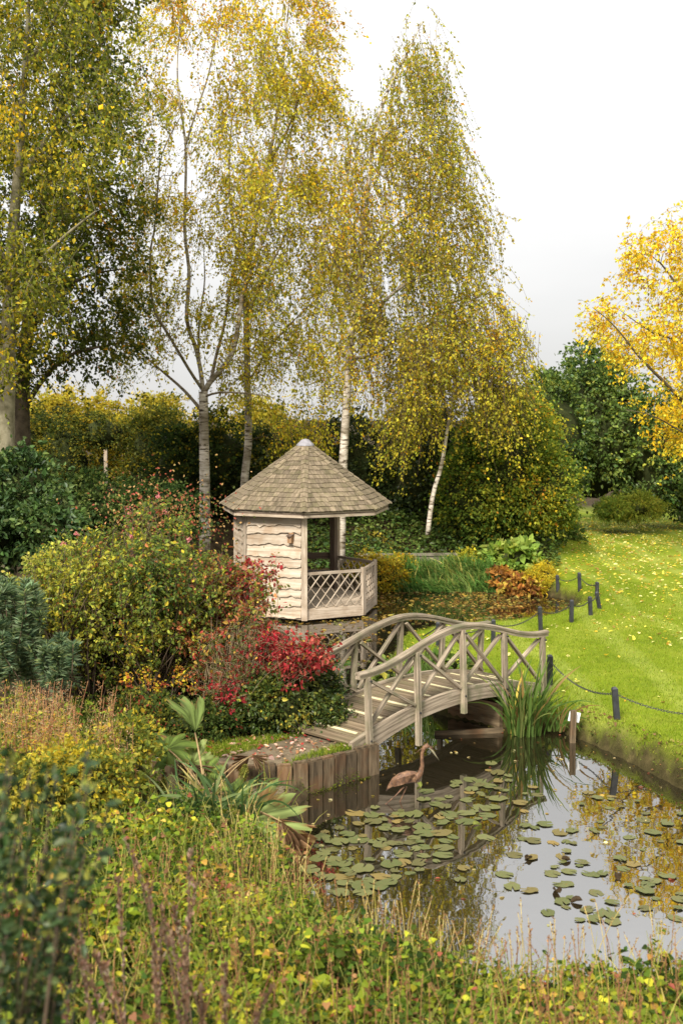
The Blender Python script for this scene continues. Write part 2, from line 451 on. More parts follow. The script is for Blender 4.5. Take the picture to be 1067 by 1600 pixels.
def lawn_mask(x, y):
    x, y = np.asarray(x, float), np.asarray(y, float)
    edge = np.interp(y, [0, 9, 12, 16, 17, 18.5, 20, 23, 24, 27, 30, 31.5, 37, 40, 43, 47], [5, 4.3, 4.0, 2.7, 1.3, 0.8, 0.7, 0.9, 2.0, 4.8, 5.6, 5.9, 6.5, 8.3, 8.6, 9.0])
    m = sstep(-0.12, 0.18, x - edge + 0.1 * nz(np.stack([x, y, x * 0], -1), 3)) * sstep(50.5, 49.5, y)
    isl = sstep(0.0, 0.3, x + 2.7) * sstep(0.9, 0.6, x - 0.0) * sstep(13.5, 13.6, y) * sstep(15.2, 14.7, y - 0.25 * x)
    return np.maximum(m, isl * 0.8)
def axis(lo, hi, step, far, k=1.35):
    a = list(np.arange(lo, hi + 1e-6, step)); s = step
    while a[-1] < far: s *= k; a.append(a[-1] + s)
    s = step
    while a[0] > -far: s *= k; a.insert(0, a[0] - s)
    return np.array(a)
gx, gy = axis(-6, 9, 0.11, 500), axis(6, 34, 0.11, 700)
XX, YY = np.meshgrid(gx, gy)
ZZ = height(XX, YY)
nx, ny = len(gx), len(gy)
ii, jj = np.meshgrid(np.arange(ny - 1), np.arange(nx - 1), indexing='ij')
FQ = np.stack([ii * nx + jj, ii * nx + jj + 1, (ii + 1) * nx + jj + 1, (ii + 1) * nx + jj], -1).reshape(-1, 4)
msk = np.zeros((nx * ny, 3)); msk[:, 0] = lawn_mask(XX, YY).ravel()
msk[:, 0] *= sstep(0.04, 0.26, sdf(XX, YY, POND) + 0.06 * nz(np.stack([XX, YY, XX * 0], -1), 4.0)).ravel() * 0.95 + 0.05
pth = sstep(0.75, 0.45, np.abs((XX - 0.0) * 0.707 - (YY - 14.85) * 0.707) + 0.15 * nz(np.stack([XX, YY, YY * 0], -1), 2)) * sstep(0.55, 0.1, XX) * sstep(-2.6, -1.8, XX)
msk[:, 1] = pth.ravel()
ground = mobj('ground', np.stack([XX, YY, ZZ], -1).reshape(-1, 3), FQ, M['ground'], None, True, msk)
tag(ground, kind='structure')
wv = np.array([(-4, 8.2, 0), (7, 8.2, 0), (7, 31, 0), (-4, 31, 0)], float)
water = mobj('pond_water', wv, np.array([(0, 1, 2, 3)]), M['water'])
tag(water, kind='structure')

# ------------------------------------------------------------------ timber retaining wall of the island
wall_path = [(-3.4, 14.15), (-2.95, 13.85), (-2.5, 13.68), (-2.0, 13.58), (-1.5, 13.53), (-1.0, 13.52), (-0.55, 13.57), (-0.25, 13.75), (0.1, 14.08), (0.47, 14.40)]
def resample(pts, step):
    pts = np.asarray(pts, float)
    fine = []
    for i in range(len(pts) - 1):                       # Catmull-Rom
        p0, p1, p2, p3 = pts[max(i - 1, 0)], pts[i], pts[i + 1], pts[min(i + 2, len(pts) - 1)]
        for t in np.linspace(0, 1, 12, endpoint=False):
            fine.append(0.5 * (2 * p1 + (p2 - p0) * t + (2 * p0 - 5 * p1 + 4 * p2 - p3) * t * t + (3 * p1 - p0 - 3 * p2 + p3) * t ** 3))
    fine.append(pts[-1]); fine = np.array(fine)
    d = np.concatenate([[0], np.cumsum(np.linalg.norm(np.diff(fine, axis=0), axis=1))])
    n = max(2, int(round(d[-1] / step)) + 1)
    s = np.linspace(0, d[-1], n)
    return np.stack([np.interp(s, d, fine[:, k]) for k in range(fine.shape[1])], 1)
tw = empty('timber_retaining_wall', (-1.0, 13.52, -0.1))
tag(tw, 'low curved retaining wall of upright brown timbers round the planted bank at the pond', 'retaining wall')
wp = resample(wall_path, 0.195)
for i in range(len(wp) - 1):
    a, b = wp[i], wp[i + 1]
    c = (a + b) / 2; t = unit(b - a); nrm = np.array([t[1], -t[0]])
    w = np.linalg.norm(b - a) - 0.022
    c = c + nrm * rng.uniform(-0.012, 0.018)
    top = 0.395 + rng.uniform(-0.022, 0.022)
    lean = nrm * rng.uniform(-0.01, 0.02)
    mb = MB()
    tt = np.array([t[0], t[1], 0])
    mb.beam((c[0], c[1], -0.35), (c[0] + lean[0], c[1] + lean[1], top - 0.02), 0.085, w, up=tt)
    q = np.array([c[0] + lean[0], c[1] + lean[1], 0])
    mb.beam(q + (0, 0, top - 0.0195), q + (0, 0, top + 0.004), 0.07, w - 0.018, up=tt)
    mb.build('timber', M['sleeper'], tw)
# moss and roots along the foot of the wall
mp, ma = [], []
for i in range(1500):
    k = rng.integers(3, len(wp) - 1); t = unit(wp[k] - wp[k - 1]); nrm = np.array([t[1], -t[0]])
    c = wp[k] + (wp[k - 1] - wp[k]) * rng.random() + nrm * rng.uniform(0.045, 0.085)
    z = abs(rng.normal(0, 0.05)) * (1 + math.sin(k * 1.7)) + 0.003
    mp.append((c[0], c[1], z)); ma.append((nrm[0] + rng.normal(0, 0.6), nrm[1] + rng.normal(0, 0.6), rng.normal(0.1, 0.5)))
MOSSP, MOSSA = np.array(mp), np.array(ma)

# ------------------------------------------------------------------ bridge
B1 = np.array([0.31, 14.40]); BU = np.array([0.7071, 0.7071]); BN = np.array([-0.7071, 0.7071])
BW, SM = 1.10, 1.92
def bp(s, w, z): q = B1 + BU * s + BN * w; return np.array([q[0], q[1], z])
def rail_z(s):
    k = np.clip((np.asarray(s, float) - SM) / 2.0, -1, 1)
    return 1.30 + 0.36 * (1 + np.cos(math.pi * k)) / 2
def deck_z(s): return 0.43 + 0.30 * (1 - ((np.asarray(s, float) - SM) / 2.1) ** 2)
br = empty('arched_footbridge', (*(B1 + BU * SM + BN * BW / 2), 0.0))
tag(br, 'weathered arched wooden footbridge with cross braced railings over the pond', 'bridge')
un = np.array([BU[0], BU[1], 0]); nn = np.array([BN[0], BN[1], 0])
for side, w in (('near', 0.0), ('far', BW)):
    sgn = -1 if w == 0 else 1
    # curved side beam
    s = np.linspace(-0.28, 4.1, 34)
    top = deck_z(s) + 0.055; dep = 0.21 + 0.10 * ((s - SM) / 2.1) ** 4
    V, Q, g = [], [], []
    for k in range(len(s)):
        for dw, z in ((-0.035, top[k]), (0.035, top[k]), (0.035, top[k] - dep[k]), (-0.035, top[k] - dep[k])):
            V.append(bp(s[k], w + dw, z)); g.append((s[k] + w * 3, dw, z - top[k]))
        if k:
            a = (k - 1) * 4
            for j in range(4): Q.append((a + j, a + (j + 1) % 4, a + 4 + (j + 1) % 4, a + 4 + j))
    e = (len(s) - 1) * 4
    Q += [(0, 3, 2, 1), (e, e + 1, e + 2, e + 3)]
    MB().add(V, Q, None, g).build('side_beam', M['bridge'], br)
    # handrail: a moulded cap over a narrower rail
    s = np.linspace(-0.15, 3.99, 40); pts = np.array([bp(a, w, rail_z(a)) for a in s])
    prof = [(-0.052, -0.005), (-0.052, 0.022), (-0.03, 0.04), (0.03, 0.04), (0.052, 0.022), (0.052, -0.005)]
    hr = MB().sweep(pts, prof).build('handrail', M['bridge'], br)
    prof = [(-0.04, -0.05), (-0.04, -0.006), (0.04, -0.006), (0.04, -0.05)]
    MB().sweep(pts, prof).build('lower_rail', M['bridge'], hr)
    sp = [0.0, 0.96, 1.92, 2.88, 3.84]
    for k, a in enumerate(sp):
        lo = {0: 0.30, 1: 0.18, 2: 0.44, 3: 0.36, 4: 0.28}[k] if w == 0 else 0.32
        MB().beam(bp(a, w + sgn * 0.072, lo), bp(a, w + sgn * 0.03, rail_z(a) - 0.045), 0.072, 0.066, up=un).build('post', M['bridge'], br)
        for zz in (deck_z(a) - 0.04, rail_z(a) - 0.085):
            c = bp(a, w + sgn * 0.088, zz)
            MB().tube([c, c + nn * sgn * 0.022], 0.014, 8).build('bolt', M['iron'], br)
    for k in range(4):
        a, b = sp[k] + 0.045, sp[k + 1] - 0.045
        for q, (s0, s1, off) in enumerate(((a, b, 0.012), (b, a, -0.03))):
            MB().beam(bp(s0, w + off, deck_z(s0) + 0.075), bp(s1, w + off, rail_z(s1) - 0.09), 0.036, 0.06, up=nn).build('brace', M['bridge'], br)
n_pl = 27
for k in range(n_pl):
    s0 = -0.25 + k * 4.34 / n_pl; s1 = s0 + 4.34 / n_pl - 0.012
    a = (s0 + s1) / 2
    sl = (deck_z(s1) - deck_z(s0)) / (s1 - s0)
    up = unit(np.array([-sl * BU[0], -sl * BU[1], 1.0]))
    z = deck_z(a) + rng.uniform(-0.003, 0.003)
    pl = MB().beam(bp(a, 0.038, z), bp(a, BW - 0.038, z), s1 - s0, 0.035, up=up).build('deck_board', M['deck'], br)
    if k % 3 == 1:
        MB().beam(bp(a, 0.14, z) + up * 0.0215, bp(a, BW - 0.14, z) + up * 0.0215, 0.042, 0.008, up=up).build('grip_strip', M['strip'], pl)
# abutment sill boards under each end
for a in (0.2, 2.95):
    MB().beam(bp(a, 0.06, 0.12), bp(a, BW - 0.06, 0.12), 0.08, 0.5).build('abutment_board', M['sleeper'], br)

# ------------------------------------------------------------------ gazebo
NG = 7; RF, RE = 1.72, 2.06; ZF, ZE, ZA = 0.30, 2.50, 4.0
def gc(k, R, z): a = k * 2 * math.pi / NG + 0.015; return np.array([GZ[0] + R * math.sin(a), GZ[1] - R * math.cos(a), z])
gz = empty('summerhouse', (GZ[0], GZ[1], 0.0))
tag(gz, 'wooden summerhouse with a pointed shingled roof and lattice railing at the water', 'summerhouse')
# floor boards clipped to the heptagon
hept = np.array([gc(k, RF - 0.04, 0)[:2] for k in range(NG)])
fd = unit(np.array([0.42, 0.91])); fn = np.array([fd[1], -fd[0]])
def clip_line(off):
    lo, hi = -9.0, 9.0; o = GZ + fn * off
    for k in range(NG):
        a, b = hept[k], hept[(k + 1) % NG]; e = b - a; nin = np.array([-e[1], e[0]])
        den = nin @ fd; num = nin @ (o - a)
        if abs(den) < 1e-9: continue
        t = -num / den
        if den > 0: lo = max(lo, t)
        else: hi = min(hi, t)
    return lo, hi
fl = None
for off in np.arange(-1.66, 1.66, 0.125):
    p = []
    for o2 in (off, off + 0.115):
        lo, hi = clip_line(o2)
        if hi - lo < 0.1: break
        p += [GZ + fn * o2 + fd * lo, GZ + fn * o2 + fd * hi]
    if len(p) < 4: continue
    a, b, d, c = p
    V = [(*q, z) for z in (ZF - 0.03, ZF) for q in (a, b, c, d)]
    oo = rng.random(3) * 9
    g = [oo + np.array([(q[:2] @ fd), (q[:2] @ fn), q[2]]) for q in np.array(V)]
    MB().add(V, [(0, 3, 2, 1), (4, 5, 6, 7), (0, 1, 5, 4), (1, 2, 6, 5), (2, 3, 7, 6), (3, 0, 4, 7)], None, g).build('floor_board', M['gazebo_deck'], gz)
for k in range(NG):
    a, b = gc(k, RF - 0.015, 0.175), gc(k + 1, RF - 0.015, 0.175)
    nrm = unit((a + b) / 2 - np.array([*GZ, 0.175]))
    t = unit(b - a)
    MB().beam(a - t * 0.012, b + t * 0.012, 0.05, 0.235).build('rim_board', M['oak_trim'], gz)
    MB().beam(gc(k, 1.45, -0.8), gc(k, 1.45, 0.05), 0.12, 0.12, up=(1, 0, 0)).build('foundation_post', M['dark_wood'], gz)
    # fascia under the eaves
    a, b = gc(k, RE - 0.05, ZE - 0.075), gc(k + 1, RE - 0.05, ZE - 0.075)
    MB().beam(a, b, 0.035, 0.115).build('fascia_board', M['oak_trim'], gz)
full = {0: 0.13, 3: 0.15, 4: 0.12, 5: 0.12, 6: 0.11}
for k, w in full.items():
    t = unit(gc(k + 1, 1, 0) - gc(k - 1, 1, 0))
    MB().beam(gc(k, RF - 0.02, 0.05), gc(k, RF - 0.02, ZE - 0.12), w, w, up=t).build('post', M['oak_trim'], gz)
t = unit(gc(4, 1, 0) - gc(2, 1, 0))
MB().beam(gc(3, RF - 0.17, 0.3), gc(3, RF - 0.17, ZE - 0.1), 0.17, 0.13, up=t).build('inner_post', M['dark_wood'], gz)
for k in (1, 2):
    t = unit(gc(k + 1, 1, 0) - gc(k - 1, 1, 0))
    MB().beam(gc(k, RF - 0.02, 0.06), gc(k, RF - 0.02, 1.16), 0.09, 0.09, up=t).build('rail_post', M['oak_trim'], gz)
# lattice railings on the open sides
for k in (0, 1, 2):
    a, b = gc(k, RF - 0.03, 0), gc(k + 1, RF - 0.03, 0)
    t = unit(b - a); L = np.linalg.norm(b - a); nrm = np.array([t[1], -t[0], 0])
    z0, z1 = 0.315, 1.06
    tr = MB().beam(a + t * 0.06 + (0, 0, z1 + 0.03), b - t * 0.05 + (0, 0, z1 + 0.03), 0.05, 0.062).build('top_rail', M['oak_trim'], gz)
    x0, x1 = 0.07, L - 0.05; H = z1 - z0; slope = 1.22; sp = 0.245
    for d in (1, -1):
        c = x0 - H / slope + 0.08
        while c < x1 + H / slope:
            # line from (c, z0) to (c + d*H/slope, z1), clipped to the panel
            q0, q1 = (c, z0), (c + d * H / slope, z1)
            ts = [0.0, 1.0]
            dx = q1[0] - q0[0]
            for lim in (x0, x1):
                tt = (lim - q0[0]) / dx
                if dx > 0: ts = [max(ts[0], tt), ts[1]] if lim == x0 else [ts[0], min(ts[1], tt)]
                else: ts = [ts[0], min(ts[1], tt)] if lim == x0 else [max(ts[0], tt), ts[1]]
            if ts[1] - ts[0] > 0.06:
                pA = a + t * (q0[0] + dx * ts[0]) + nrm * d * 0.009 + (0, 0, z0 + H * ts[0])
                pB = a + t * (q0[0] + dx * ts[1]) + nrm * d * 0.009 + (0, 0, z0 + H * ts[1])
                MB().beam(pA, pB, 0.016, 0.03, up=nrm).build('lattice_slat', M['oak_trim'], gz)
            c += sp
# waney edged boards on the closed sides
for k in (6, 5, 4):
    a, b = gc(k, RF, 0), gc(k + 1, RF, 0)
    t = unit(b - a); L = np.linalg.norm(b - a); nrm = np.array([t[1], -t[0], 0])
    MB().beam(a + t * 0.03 - nrm * 0.05 + (0, 0, 1.33), b - t * 0.03 - nrm * 0.05 + (0, 0, 1.33), 0.03, 2.05).build('inner_panel', M['dark_wood'], gz)
    zb = [0.10, 0.34, 0.55, 0.76, 1.0, 1.25, 1.44, 1.72, 1.98, 2.16, 2.42]
    for i in range(10):
        s = np.linspace(0.06, L - 0.06, 30)
        ph = rng.random(4) * 6.28
        wv = 0.022 * np.sin(s * rng.uniform(2, 4) + ph[0]) + 0.013 * np.sin(s * rng.uniform(6, 10) + ph[1]) + 0.007 * np.sin(s * 19 + ph[2]) + 0.007 * np.sin(s * 33 + ph[3])
        kn = rng.uniform(0.2, L - 0.2); wv -= 0.045 * np.exp(-((s - kn) / 0.05) ** 2) * rng.choice([0, 1, -0.7])
        V, g, Q = [], [], []
        oo = rng.random(3) * 30
        for j in range(len(s)):
            base = a + t * s[j]
            lo = zb[i] + wv[j]; hi = zb[i + 1] + 0.07 if i < 9 else zb[10]
            for z, off in ((hi, 0.004), ((hi + lo) / 2, 0.03), (lo, 0.058), (lo - 0.006, 0.046), (lo + 0.01, 0.0)):
                V.append(base + nrm * off + (0, 0, z)); g.append(oo + np.array([s[j], z * 0.8, 0]))
            if j:
                for r in range(4): Q.append(((j - 1) * 5 + r, (j - 1) * 5 + r + 1, j * 5 + r + 1, j * 5 + r))
        MB().add(V, Q, None, g).build('waney_board', M['oak'], gz)
# bench along the back, seen through the opening
for k in (3, 4):
    a, b = gc(k, RF - 0.32, 0), gc(k + 1, RF - 0.32, 0); t = unit(b - a)
    bn = MB().beam(a + (0, 0, 0.74), b + (0, 0, 0.74), 0.34, 0.04).build('bench_seat', M['dark_wood'], gz)
    for f in (0.2, 0.8):
        q = a + (b - a) * f
        MB().beam(q + (0, 0, 0.30), q + (0, 0, 0.72), 0.3, 0.06, up=t).build('bench_leg', M['dark_wood'], bn)
    a, b = gc(k, RF - 0.1, 1.12), gc(k + 1, RF - 0.1, 1.12)
    MB().beam(a, b, 0.03, 0.16).build('bench_back', M['dark_wood'], gz)
# roof: boarding, shingles, hip tiles, lead cap
ap = np.array([*GZ, ZA])
V = [gc(k, RE - 0.03, ZE - 0.045) for k in range(NG)] + [ap - (0, 0, 0.04)] + [gc(k, RE - 0.03, ZE - 0.075) for k in range(NG)] + [ap - (0, 0, 0.09)]
T = []
for k in range(NG):
    k2 = (k + 1) % NG
    T += [(k, k2, 7), (8 + k2, 8 + k, 15)]
Q = [(k, 8 + k, 8 + (k + 1) % NG, (k + 1) % NG) for k in range(NG)]
roof = MB().add(V, Q, T).build('roof', M['dark_wood'], gz)
sh_me = []
for v in range(5):
    oo = rng.random(3) * 20
    V = np.array([(x, y, z + (0.010 if y < 0 else -0.010)) for z in (-0.012, 0.012) for (x, y) in ((-0.5, -0.13), (0.5, -0.13), (0.5, 0.13), (-0.5, 0.13))])
    sh_me.append(MB().add(V, [(0, 3, 2, 1), (4, 5, 6, 7), (0, 1, 5, 4), (1, 2, 6, 5), (2, 3, 7, 6), (3, 0, 4, 7)], None, V[:, [1, 0, 2]] * (1, 0.16, 1) + oo).mesh('shingle', M['shingle']))
cnt = 0; rest = MB()
box6 = [(0, 3, 2, 1), (4, 5, 6, 7), (0, 1, 5, 4), (1, 2, 6, 5), (2, 3, 7, 6), (3, 0, 4, 7)]
for k in (0, 6, 1, 5, 2, 3, 4):
    a, b = gc(k, RE, ZE), gc(k + 1, RE, ZE); mid = (a + b) / 2; e = unit(b - a); EL = np.linalg.norm(b - a)
    w = ap - mid; SL = np.linalg.norm(w); w = w / SL; nr = np.cross(e, w)
    if nr[2] < 0: nr = -nr
    rows = 15; rh = (SL - 0.1) / rows
    for r in range(rows):
        tb = r * rh; wid = EL * (1 - (tb + rh * 0.6) / SL)
        n = max(1, int(round(wid / 0.15)))
        cuts = np.linspace(-wid / 2, wid / 2, n + 1)
        if n > 2: cuts[1:-1] += rng.uniform(-0.025, 0.025, n - 1) + (0.03 if r % 2 else -0.03)
        for j in range(n):
            cx = (cuts[j] + cuts[j + 1]) / 2; ww = cuts[j + 1] - cuts[j] - 0.006
            pos = mid + e * cx + w * (tb + 0.11 + rng.uniform(-0.008, 0.008)) + nr * (0.012 + rng.uniform(-0.003, 0.004))
            ax = unit(e + w * rng.uniform(-0.02, 0.02)); ay = unit(w + nr * rng.uniform(-0.035, -0.005)); az = np.cross(ax, ay)
            mt = Matrix(((ax[0] * ww, ay[0], az[0], pos[0]), (ax[1] * ww, ay[1], az[1], pos[1]), (ax[2] * ww, ay[2], az[2], pos[2]), (0, 0, 0, 1)))
            if cnt < 300 and k in (0, 6, 1, 5):
                place(bpy.data.objects.new('shingle', sh_me[(cnt * 7 + r) % 5]), roof, mt); cnt += 1
            else:
                vv = np.array([[*mt @ Vector(c)] for c in [(x, y, z + (0.010 if y < 0 else -0.010)) for z in (-0.012, 0.012) for (x, y) in ((-0.5, -0.13), (0.5, -0.13), (0.5, 0.13), (-0.5, 0.13))]])
                rest.add(vv, box6)
o = rest.build('shingles_of_the_rear_slopes', M['shingle'], roof); o['kind'] = 'stuff'
V = []
for y, dz in ((-0.13, 0.008), (0.13, -0.006)):
    for x, z in ((-0.085, -0.026), (0, 0.006), (0.085, -0.026), (0.085, -0.043), (0, -0.012), (-0.085, -0.043)):
        V.append((x, y, z + dz))
hipq = [(0, 1, 7, 6), (1, 2, 8, 7), (2, 3, 9, 8), (3, 4, 10, 9), (4, 5, 11, 10), (5, 0, 6, 11), (0, 5, 4, 1), (1, 4, 3, 2), (6, 7, 10, 11), (7, 8, 9, 10)]
hip_me = [MB().add(V, hipq, None, np.array(V)[:, [1, 0, 2]] + rng.random(3) * 20).mesh('hip_tile', M['shingle']) for _ in range(3)]
for k in range(NG):
    c = gc(k, RE, ZE); d = ap - c; L = np.linalg.norm(d); d = d / L
    ax = unit(np.cross(d, (0, 0, 1))); az = np.cross(ax, d)
    for j in range(14):
        pos = c + d * (0.10 + j * (L - 0.2) / 14) + az * (0.046 + rng.uniform(-0.003, 0.003))
        ay = unit(d + az * -0.03)
        az2 = np.cross(ax, ay)
        mt = Matrix(((ax[0], ay[0], az2[0], pos[0]), (ax[1], ay[1], az2[1], pos[1]), (ax[2], ay[2], az2[2], pos[2]), (0, 0, 0, 1)))
        place(bpy.data.objects.new('hip_tile', hip_me[j % 3]), roof, mt)
V = [ap + (0, 0, 0.07)]
for R, z in ((0.09, 0.045), (0.21, -0.065), (0.22, -0.095)):
    for k in range(14):
        a = k * 2 * math.pi / 14 + 0.015; rr = R * (1.0 if k % 2 == 0 else 0.94)
        V.append(ap + (rr * math.sin(a), -rr * math.cos(a), z))
T = [(0, 1 + k, 1 + (k + 1) % 14) for k in range(14)]
Q = [(1 + r * 14 + k, 1 + (r + 1) * 14 + k, 1 + (r + 1) * 14 + (k + 1) % 14, 1 + r * 14 + (k + 1) % 14) for r in range(2) for k in range(14)]
MB().add(V, Q, T).build('lead_cap', M['lead'], roof)

# bird box hanging on the boarded wall
a, b = gc(6, RF, 0), gc(7, RF, 0); t = unit(b - a); nrm = np.array([t[1], -t[0], 0])
q = a + (b - a) * 0.80 + nrm * 0.10
M['boxwood'] = wood_mat('cedar_box', (0.16, 0.085, 0.04), (0.28, 0.16, 0.08), (0.38, 0.24, 0.13), None, 0, 0.1)
bb = empty('bird_box', q + (0, 0, 1.76))
tag(bb, 'small brown wooden bird box fixed to the boarded wall of the summerhouse', 'bird box')
MB().beam(q - nrm * 0.055 + (0, 0, 1.76), q - nrm * 0.055 + (0, 0, 2.02), 0.12, 0.015, up=nrm).build('back_board', M['boxwood'], bb)
cb = MB().beam(q + (0, 0, 1.79), q + (0, 0, 1.945), 0.10, 0.095, up=nrm).build('box_body', M['boxwood'], bb)
MB().beam(q - nrm * 0.05 + (0, 0, 1.975), q + nrm * 0.085 + (0, 0, 1.945), 0.13, 0.018).build('box_roof', M['dark_wood'], bb)
MB().tube([q + nrm * 0.0405 + (0, 0, 1.895), q + nrm * 0.0505 + (0, 0, 1.895)], 0.018, 12).build('dark_hole_disc', M['black'], cb)  # raised black disc, painted for the darkness inside the hole

# ------------------------------------------------------------------ heron statue
HD = 13.25
hn = empty('heron_statue', G(628, 1262, 0))
tag(hn, 'rusty metal heron statue standing in the water below the bridge', 'statue')
def hp(x, y, d=0.0): return P(x, y, HD + d)
mb = MB()
mb.tube([hp(603, 1236), hp(608, 1229), hp(616, 1221), hp(626, 1216.5), hp(637, 1214), hp(647, 1213.5), hp(653, 1214), hp(656, 1215)],
        [0.004, 0.022, 0.048, 0.068, 0.075, 0.065, 0.04, 0.01], 12, 0.72)
mb.tube([hp(646, 1219), hp(652, 1214), hp(657, 1207), hp(659.5, 1196), hp(659, 1184), hp(659.5, 1175), hp(663, 1167.5), hp(668, 1164.5), hp(673, 1167), hp(676, 1172)],
        [0.05, 0.045, 0.034, 0.024, 0.021, 0.022, 0.027, 0.031, 0.024, 0.008], 10, 0.9)
body = mb.build('body', M['rust'], hn, True)
MB().tube([hp(671, 1167.5), hp(678, 1177), hp(686, 1188.5)], [0.016, 0.011, 0.002], 7).build('beak', M['barkgrey'], hn, True)
for sd in (-1, 1):
    V, Q = [], []
    nfe = 5
    wg = MB()
    for i in range(nfe):
        f = i / (nfe - 1)
        p0 = hp(648 - 6 * f, 1210 + 9 * f, sd * 0.052 * (1 - 0.1 * f)); p1 = hp(612 + 3 * f, 1221 + 8 * f, sd * 0.06)
        m1 = (p0 + p1) / 2 + np.array([0, sd * 0.02, 0.02 - 0.014 * f])
        wg.tube([p0, (p0 + m1) / 2 + (0, sd * 0.007, 0.004), m1, (m1 + p1) / 2, p1], [0.008, 0.016, 0.019, 0.015, 0.004], 6, 0.45)
    wg.build('wing', M['rust'], hn, True)
    lg = MB()
    kx = -8 if sd < 0 else 14
    lg.tube([hp(633 + sd * 2, 1229, sd * 0.02), hp(622 + kx * 0.5, 1243, sd * 0.03), hp(608 + kx, 1259, sd * 0.04), hp(603 + kx, 1290, sd * 0.04)], [0.011, 0.007, 0.008, 0.006], 6)
    lg.build('leg', M['rust'], hn, True)
MB().tube([hp(664, 1167), hp(656, 1171), hp(649, 1177)], [0.008, 0.004, 0.001], 5).build('crest_plume', M['rust'], hn, True)

# ------------------------------------------------------------------ posts and chain round the lawn
def gpt(x, y):                                         # point on the terrain seen at a pixel
    z = 0.3
    for _ in range(6):
        q = G(x, y, z); z = float(height(q[0], q[1]))
    return np.array([q[0], q[1], z])
def post(px, pyb, h, lean, label, w=0.078):
    q = gpt(px, pyb)
    e = empty('chain_post', q); tag(e, label, 'post', 'black posts along the pond edge')
    tp = q + np.array([lean, 0.0, h])
    mb = MB().beam(q - (lean * 0.3, 0, 0.12), tp, w, w, up=(0, 1, 0))
    u = unit(tp - q)
    mb.beam(tp, tp + u * 0.022, w, w, up=(0, 1, 0), taper=0.55)
    mb.build('shaft', M['black'], e)
    for sx in (-1, 1):
        c = q + (tp - q) * 0.84 + np.array([sx * (w / 2 + 0.012), 0, 0])
        a = np.linspace(0, 2 * math.pi, 9)
        MB().tube(np.stack([c[0] + 0.018 * np.cos(a), c[1] + 0 * a, c[2] + 0.018 * np.sin(a)], 1), 0.005, 5).build('chain_eye', M['iron'], e)
    return q + (tp - q) * 0.84
PT = {}
PT['n'] = post(963, 1124, 0.44, -0.04, 'black post on the near lawn edge, closest to the white card', 0.08)
PT['r'] = post(858, 1072, 0.48, 0.0, 'black post half hidden behind the reeds at the bridge end', 0.085)
PT['a'] = post(844, 985, 0.46, -0.02, 'black post just above the right end of the bridge handrail')
PT['b'] = post(892, 972, 0.44, 0.0, 'upright black post at the far pond corner, next after the bridge end')
PT['c'] = post(922, 961, 0.38, -0.02, 'short black post between the upright corner post and the two leaning ones')
PT['d'] = post(936, 951, 0.36, -0.07, 'rightmost of the black posts at the far pond, leaning left')
PT['e'] = post(932, 930, 0.30, 0.0, 'black post partly hidden behind the leaning rightmost one')
PT['f'] = post(905, 925, 0.44, -0.02, 'tall black post second from the yellow ferns')
PT['g'] = post(871, 909, 0.36, -0.02, 'black post beside the yellow ferns, farthest of the row')
PT['h'] = post(770, 1004, 0.42, 0.0, 'black post seen behind the crown of the bridge handrail')
PT['i'] = post(684, 1010, 0.44, 0.0, 'black post seen between the two bridge handrails')
PT['j'] = post(600, 1033, 0.46, -0.06, 'black post behind the left part of the far bridge railing')
def chain(p, q, sag, label):
    n = max(6, int(np.linalg.norm(q - p) / 0.036)); t = np.linspace(0, 1, n + 1)
    pts = p[None] * (1 - t[:, None]) + q[None] * t[:, None]; pts[:, 2] -= sag * 4 * t * (1 - t)
    mb = MB(); th = np.linspace(0, 2 * math.pi, 9)[:-1]
    for i in range(n):
        c = (pts[i] + pts[i + 1]) / 2; d = unit(pts[i + 1] - pts[i]); s = unit(np.cross(d, (0, 0, 1))); u = np.cross(s, d)
        l = s if i % 2 else u
        ring = c + 0.024 * np.cos(th)[:, None] * d + 0.013 * np.sin(th)[:, None] * l
        mb.tube(np.vstack([ring, ring[:1]]), 0.0045, 4)
    o = mb.build('chain', M['iron'])
    tag(o, label, 'chain', 'chains slung between the posts')
chain(PT['r'], PT['n'], 0.16, 'black chain sagging between the reeds and the near lawn post')
chain(PT['n'], np.array([5.2, 14.9, 0.66]), 0.13, 'black chain sagging right from the near lawn post out of the picture')
chain(PT['a'], PT['b'], 0.10, 'black chain from the bridge end post to the upright corner post')
chain(PT['b'], PT['c'], 0.08, 'black chain from the upright corner post to the short post')
chain(PT['c'], PT['d'], 0.05, 'black chain from the short post to the leaning rightmost post')
chain(PT['d'], PT['e'], 0.05, 'black chain between the two rightmost posts at the far pond')
chain(PT['e'], PT['f'], 0.10, 'black chain from the half hidden post to the tall post')
chain(PT['f'], PT['g'], 0.10, 'black chain from the tall post to the post by the yellow ferns')
chain(PT['a'], PT['h'], 0.14, 'black chain behind the right half of the bridge')
chain(PT['h'], PT['i'], 0.14, 'black chain behind the middle of the bridge')
chain(PT['i'], PT['j'], 0.14, 'black chain behind the left half of the bridge')
q = np.array([5.2, 14.9, float(height(5.2, 14.9))])

# white card on a stake at the water's edge
q = G(893, 1160, 0.0)
sg = empty('marker_stake', q); tag(sg, 'wooden stake with a small white card at the water edge by the reeds', 'sign')
MB().beam(q + (0, 0, -0.3), q + (0.015, 0, 0.46), 0.075, 0.075, up=(0, 1, 0)).build('stake', M['sleeper'], sg)
MB().beam(q + (-0.04, 0.05, 0.37), q + (0.115, 0.05, 0.34), 0.006, 0.14).build('card', M['white'], sg)

# low old wall at the back of the pond
lw = MB()
a, b = P(560, 884, 31.2), P(712, 884, 31.4); a[2] = b[2] = 0.25
lw.beam(a + (0, 0, 0.2), b + (0, 0, 0.2), 0.22, 0.62)
lw.beam(a + (-0.02, 0, 0.53), b + (0.02, 0, 0.53), 0.28, 0.05)
tag(lw.build('low_wall', M['stone']), 'low grey wall edging the bank behind the far pond', 'wall')
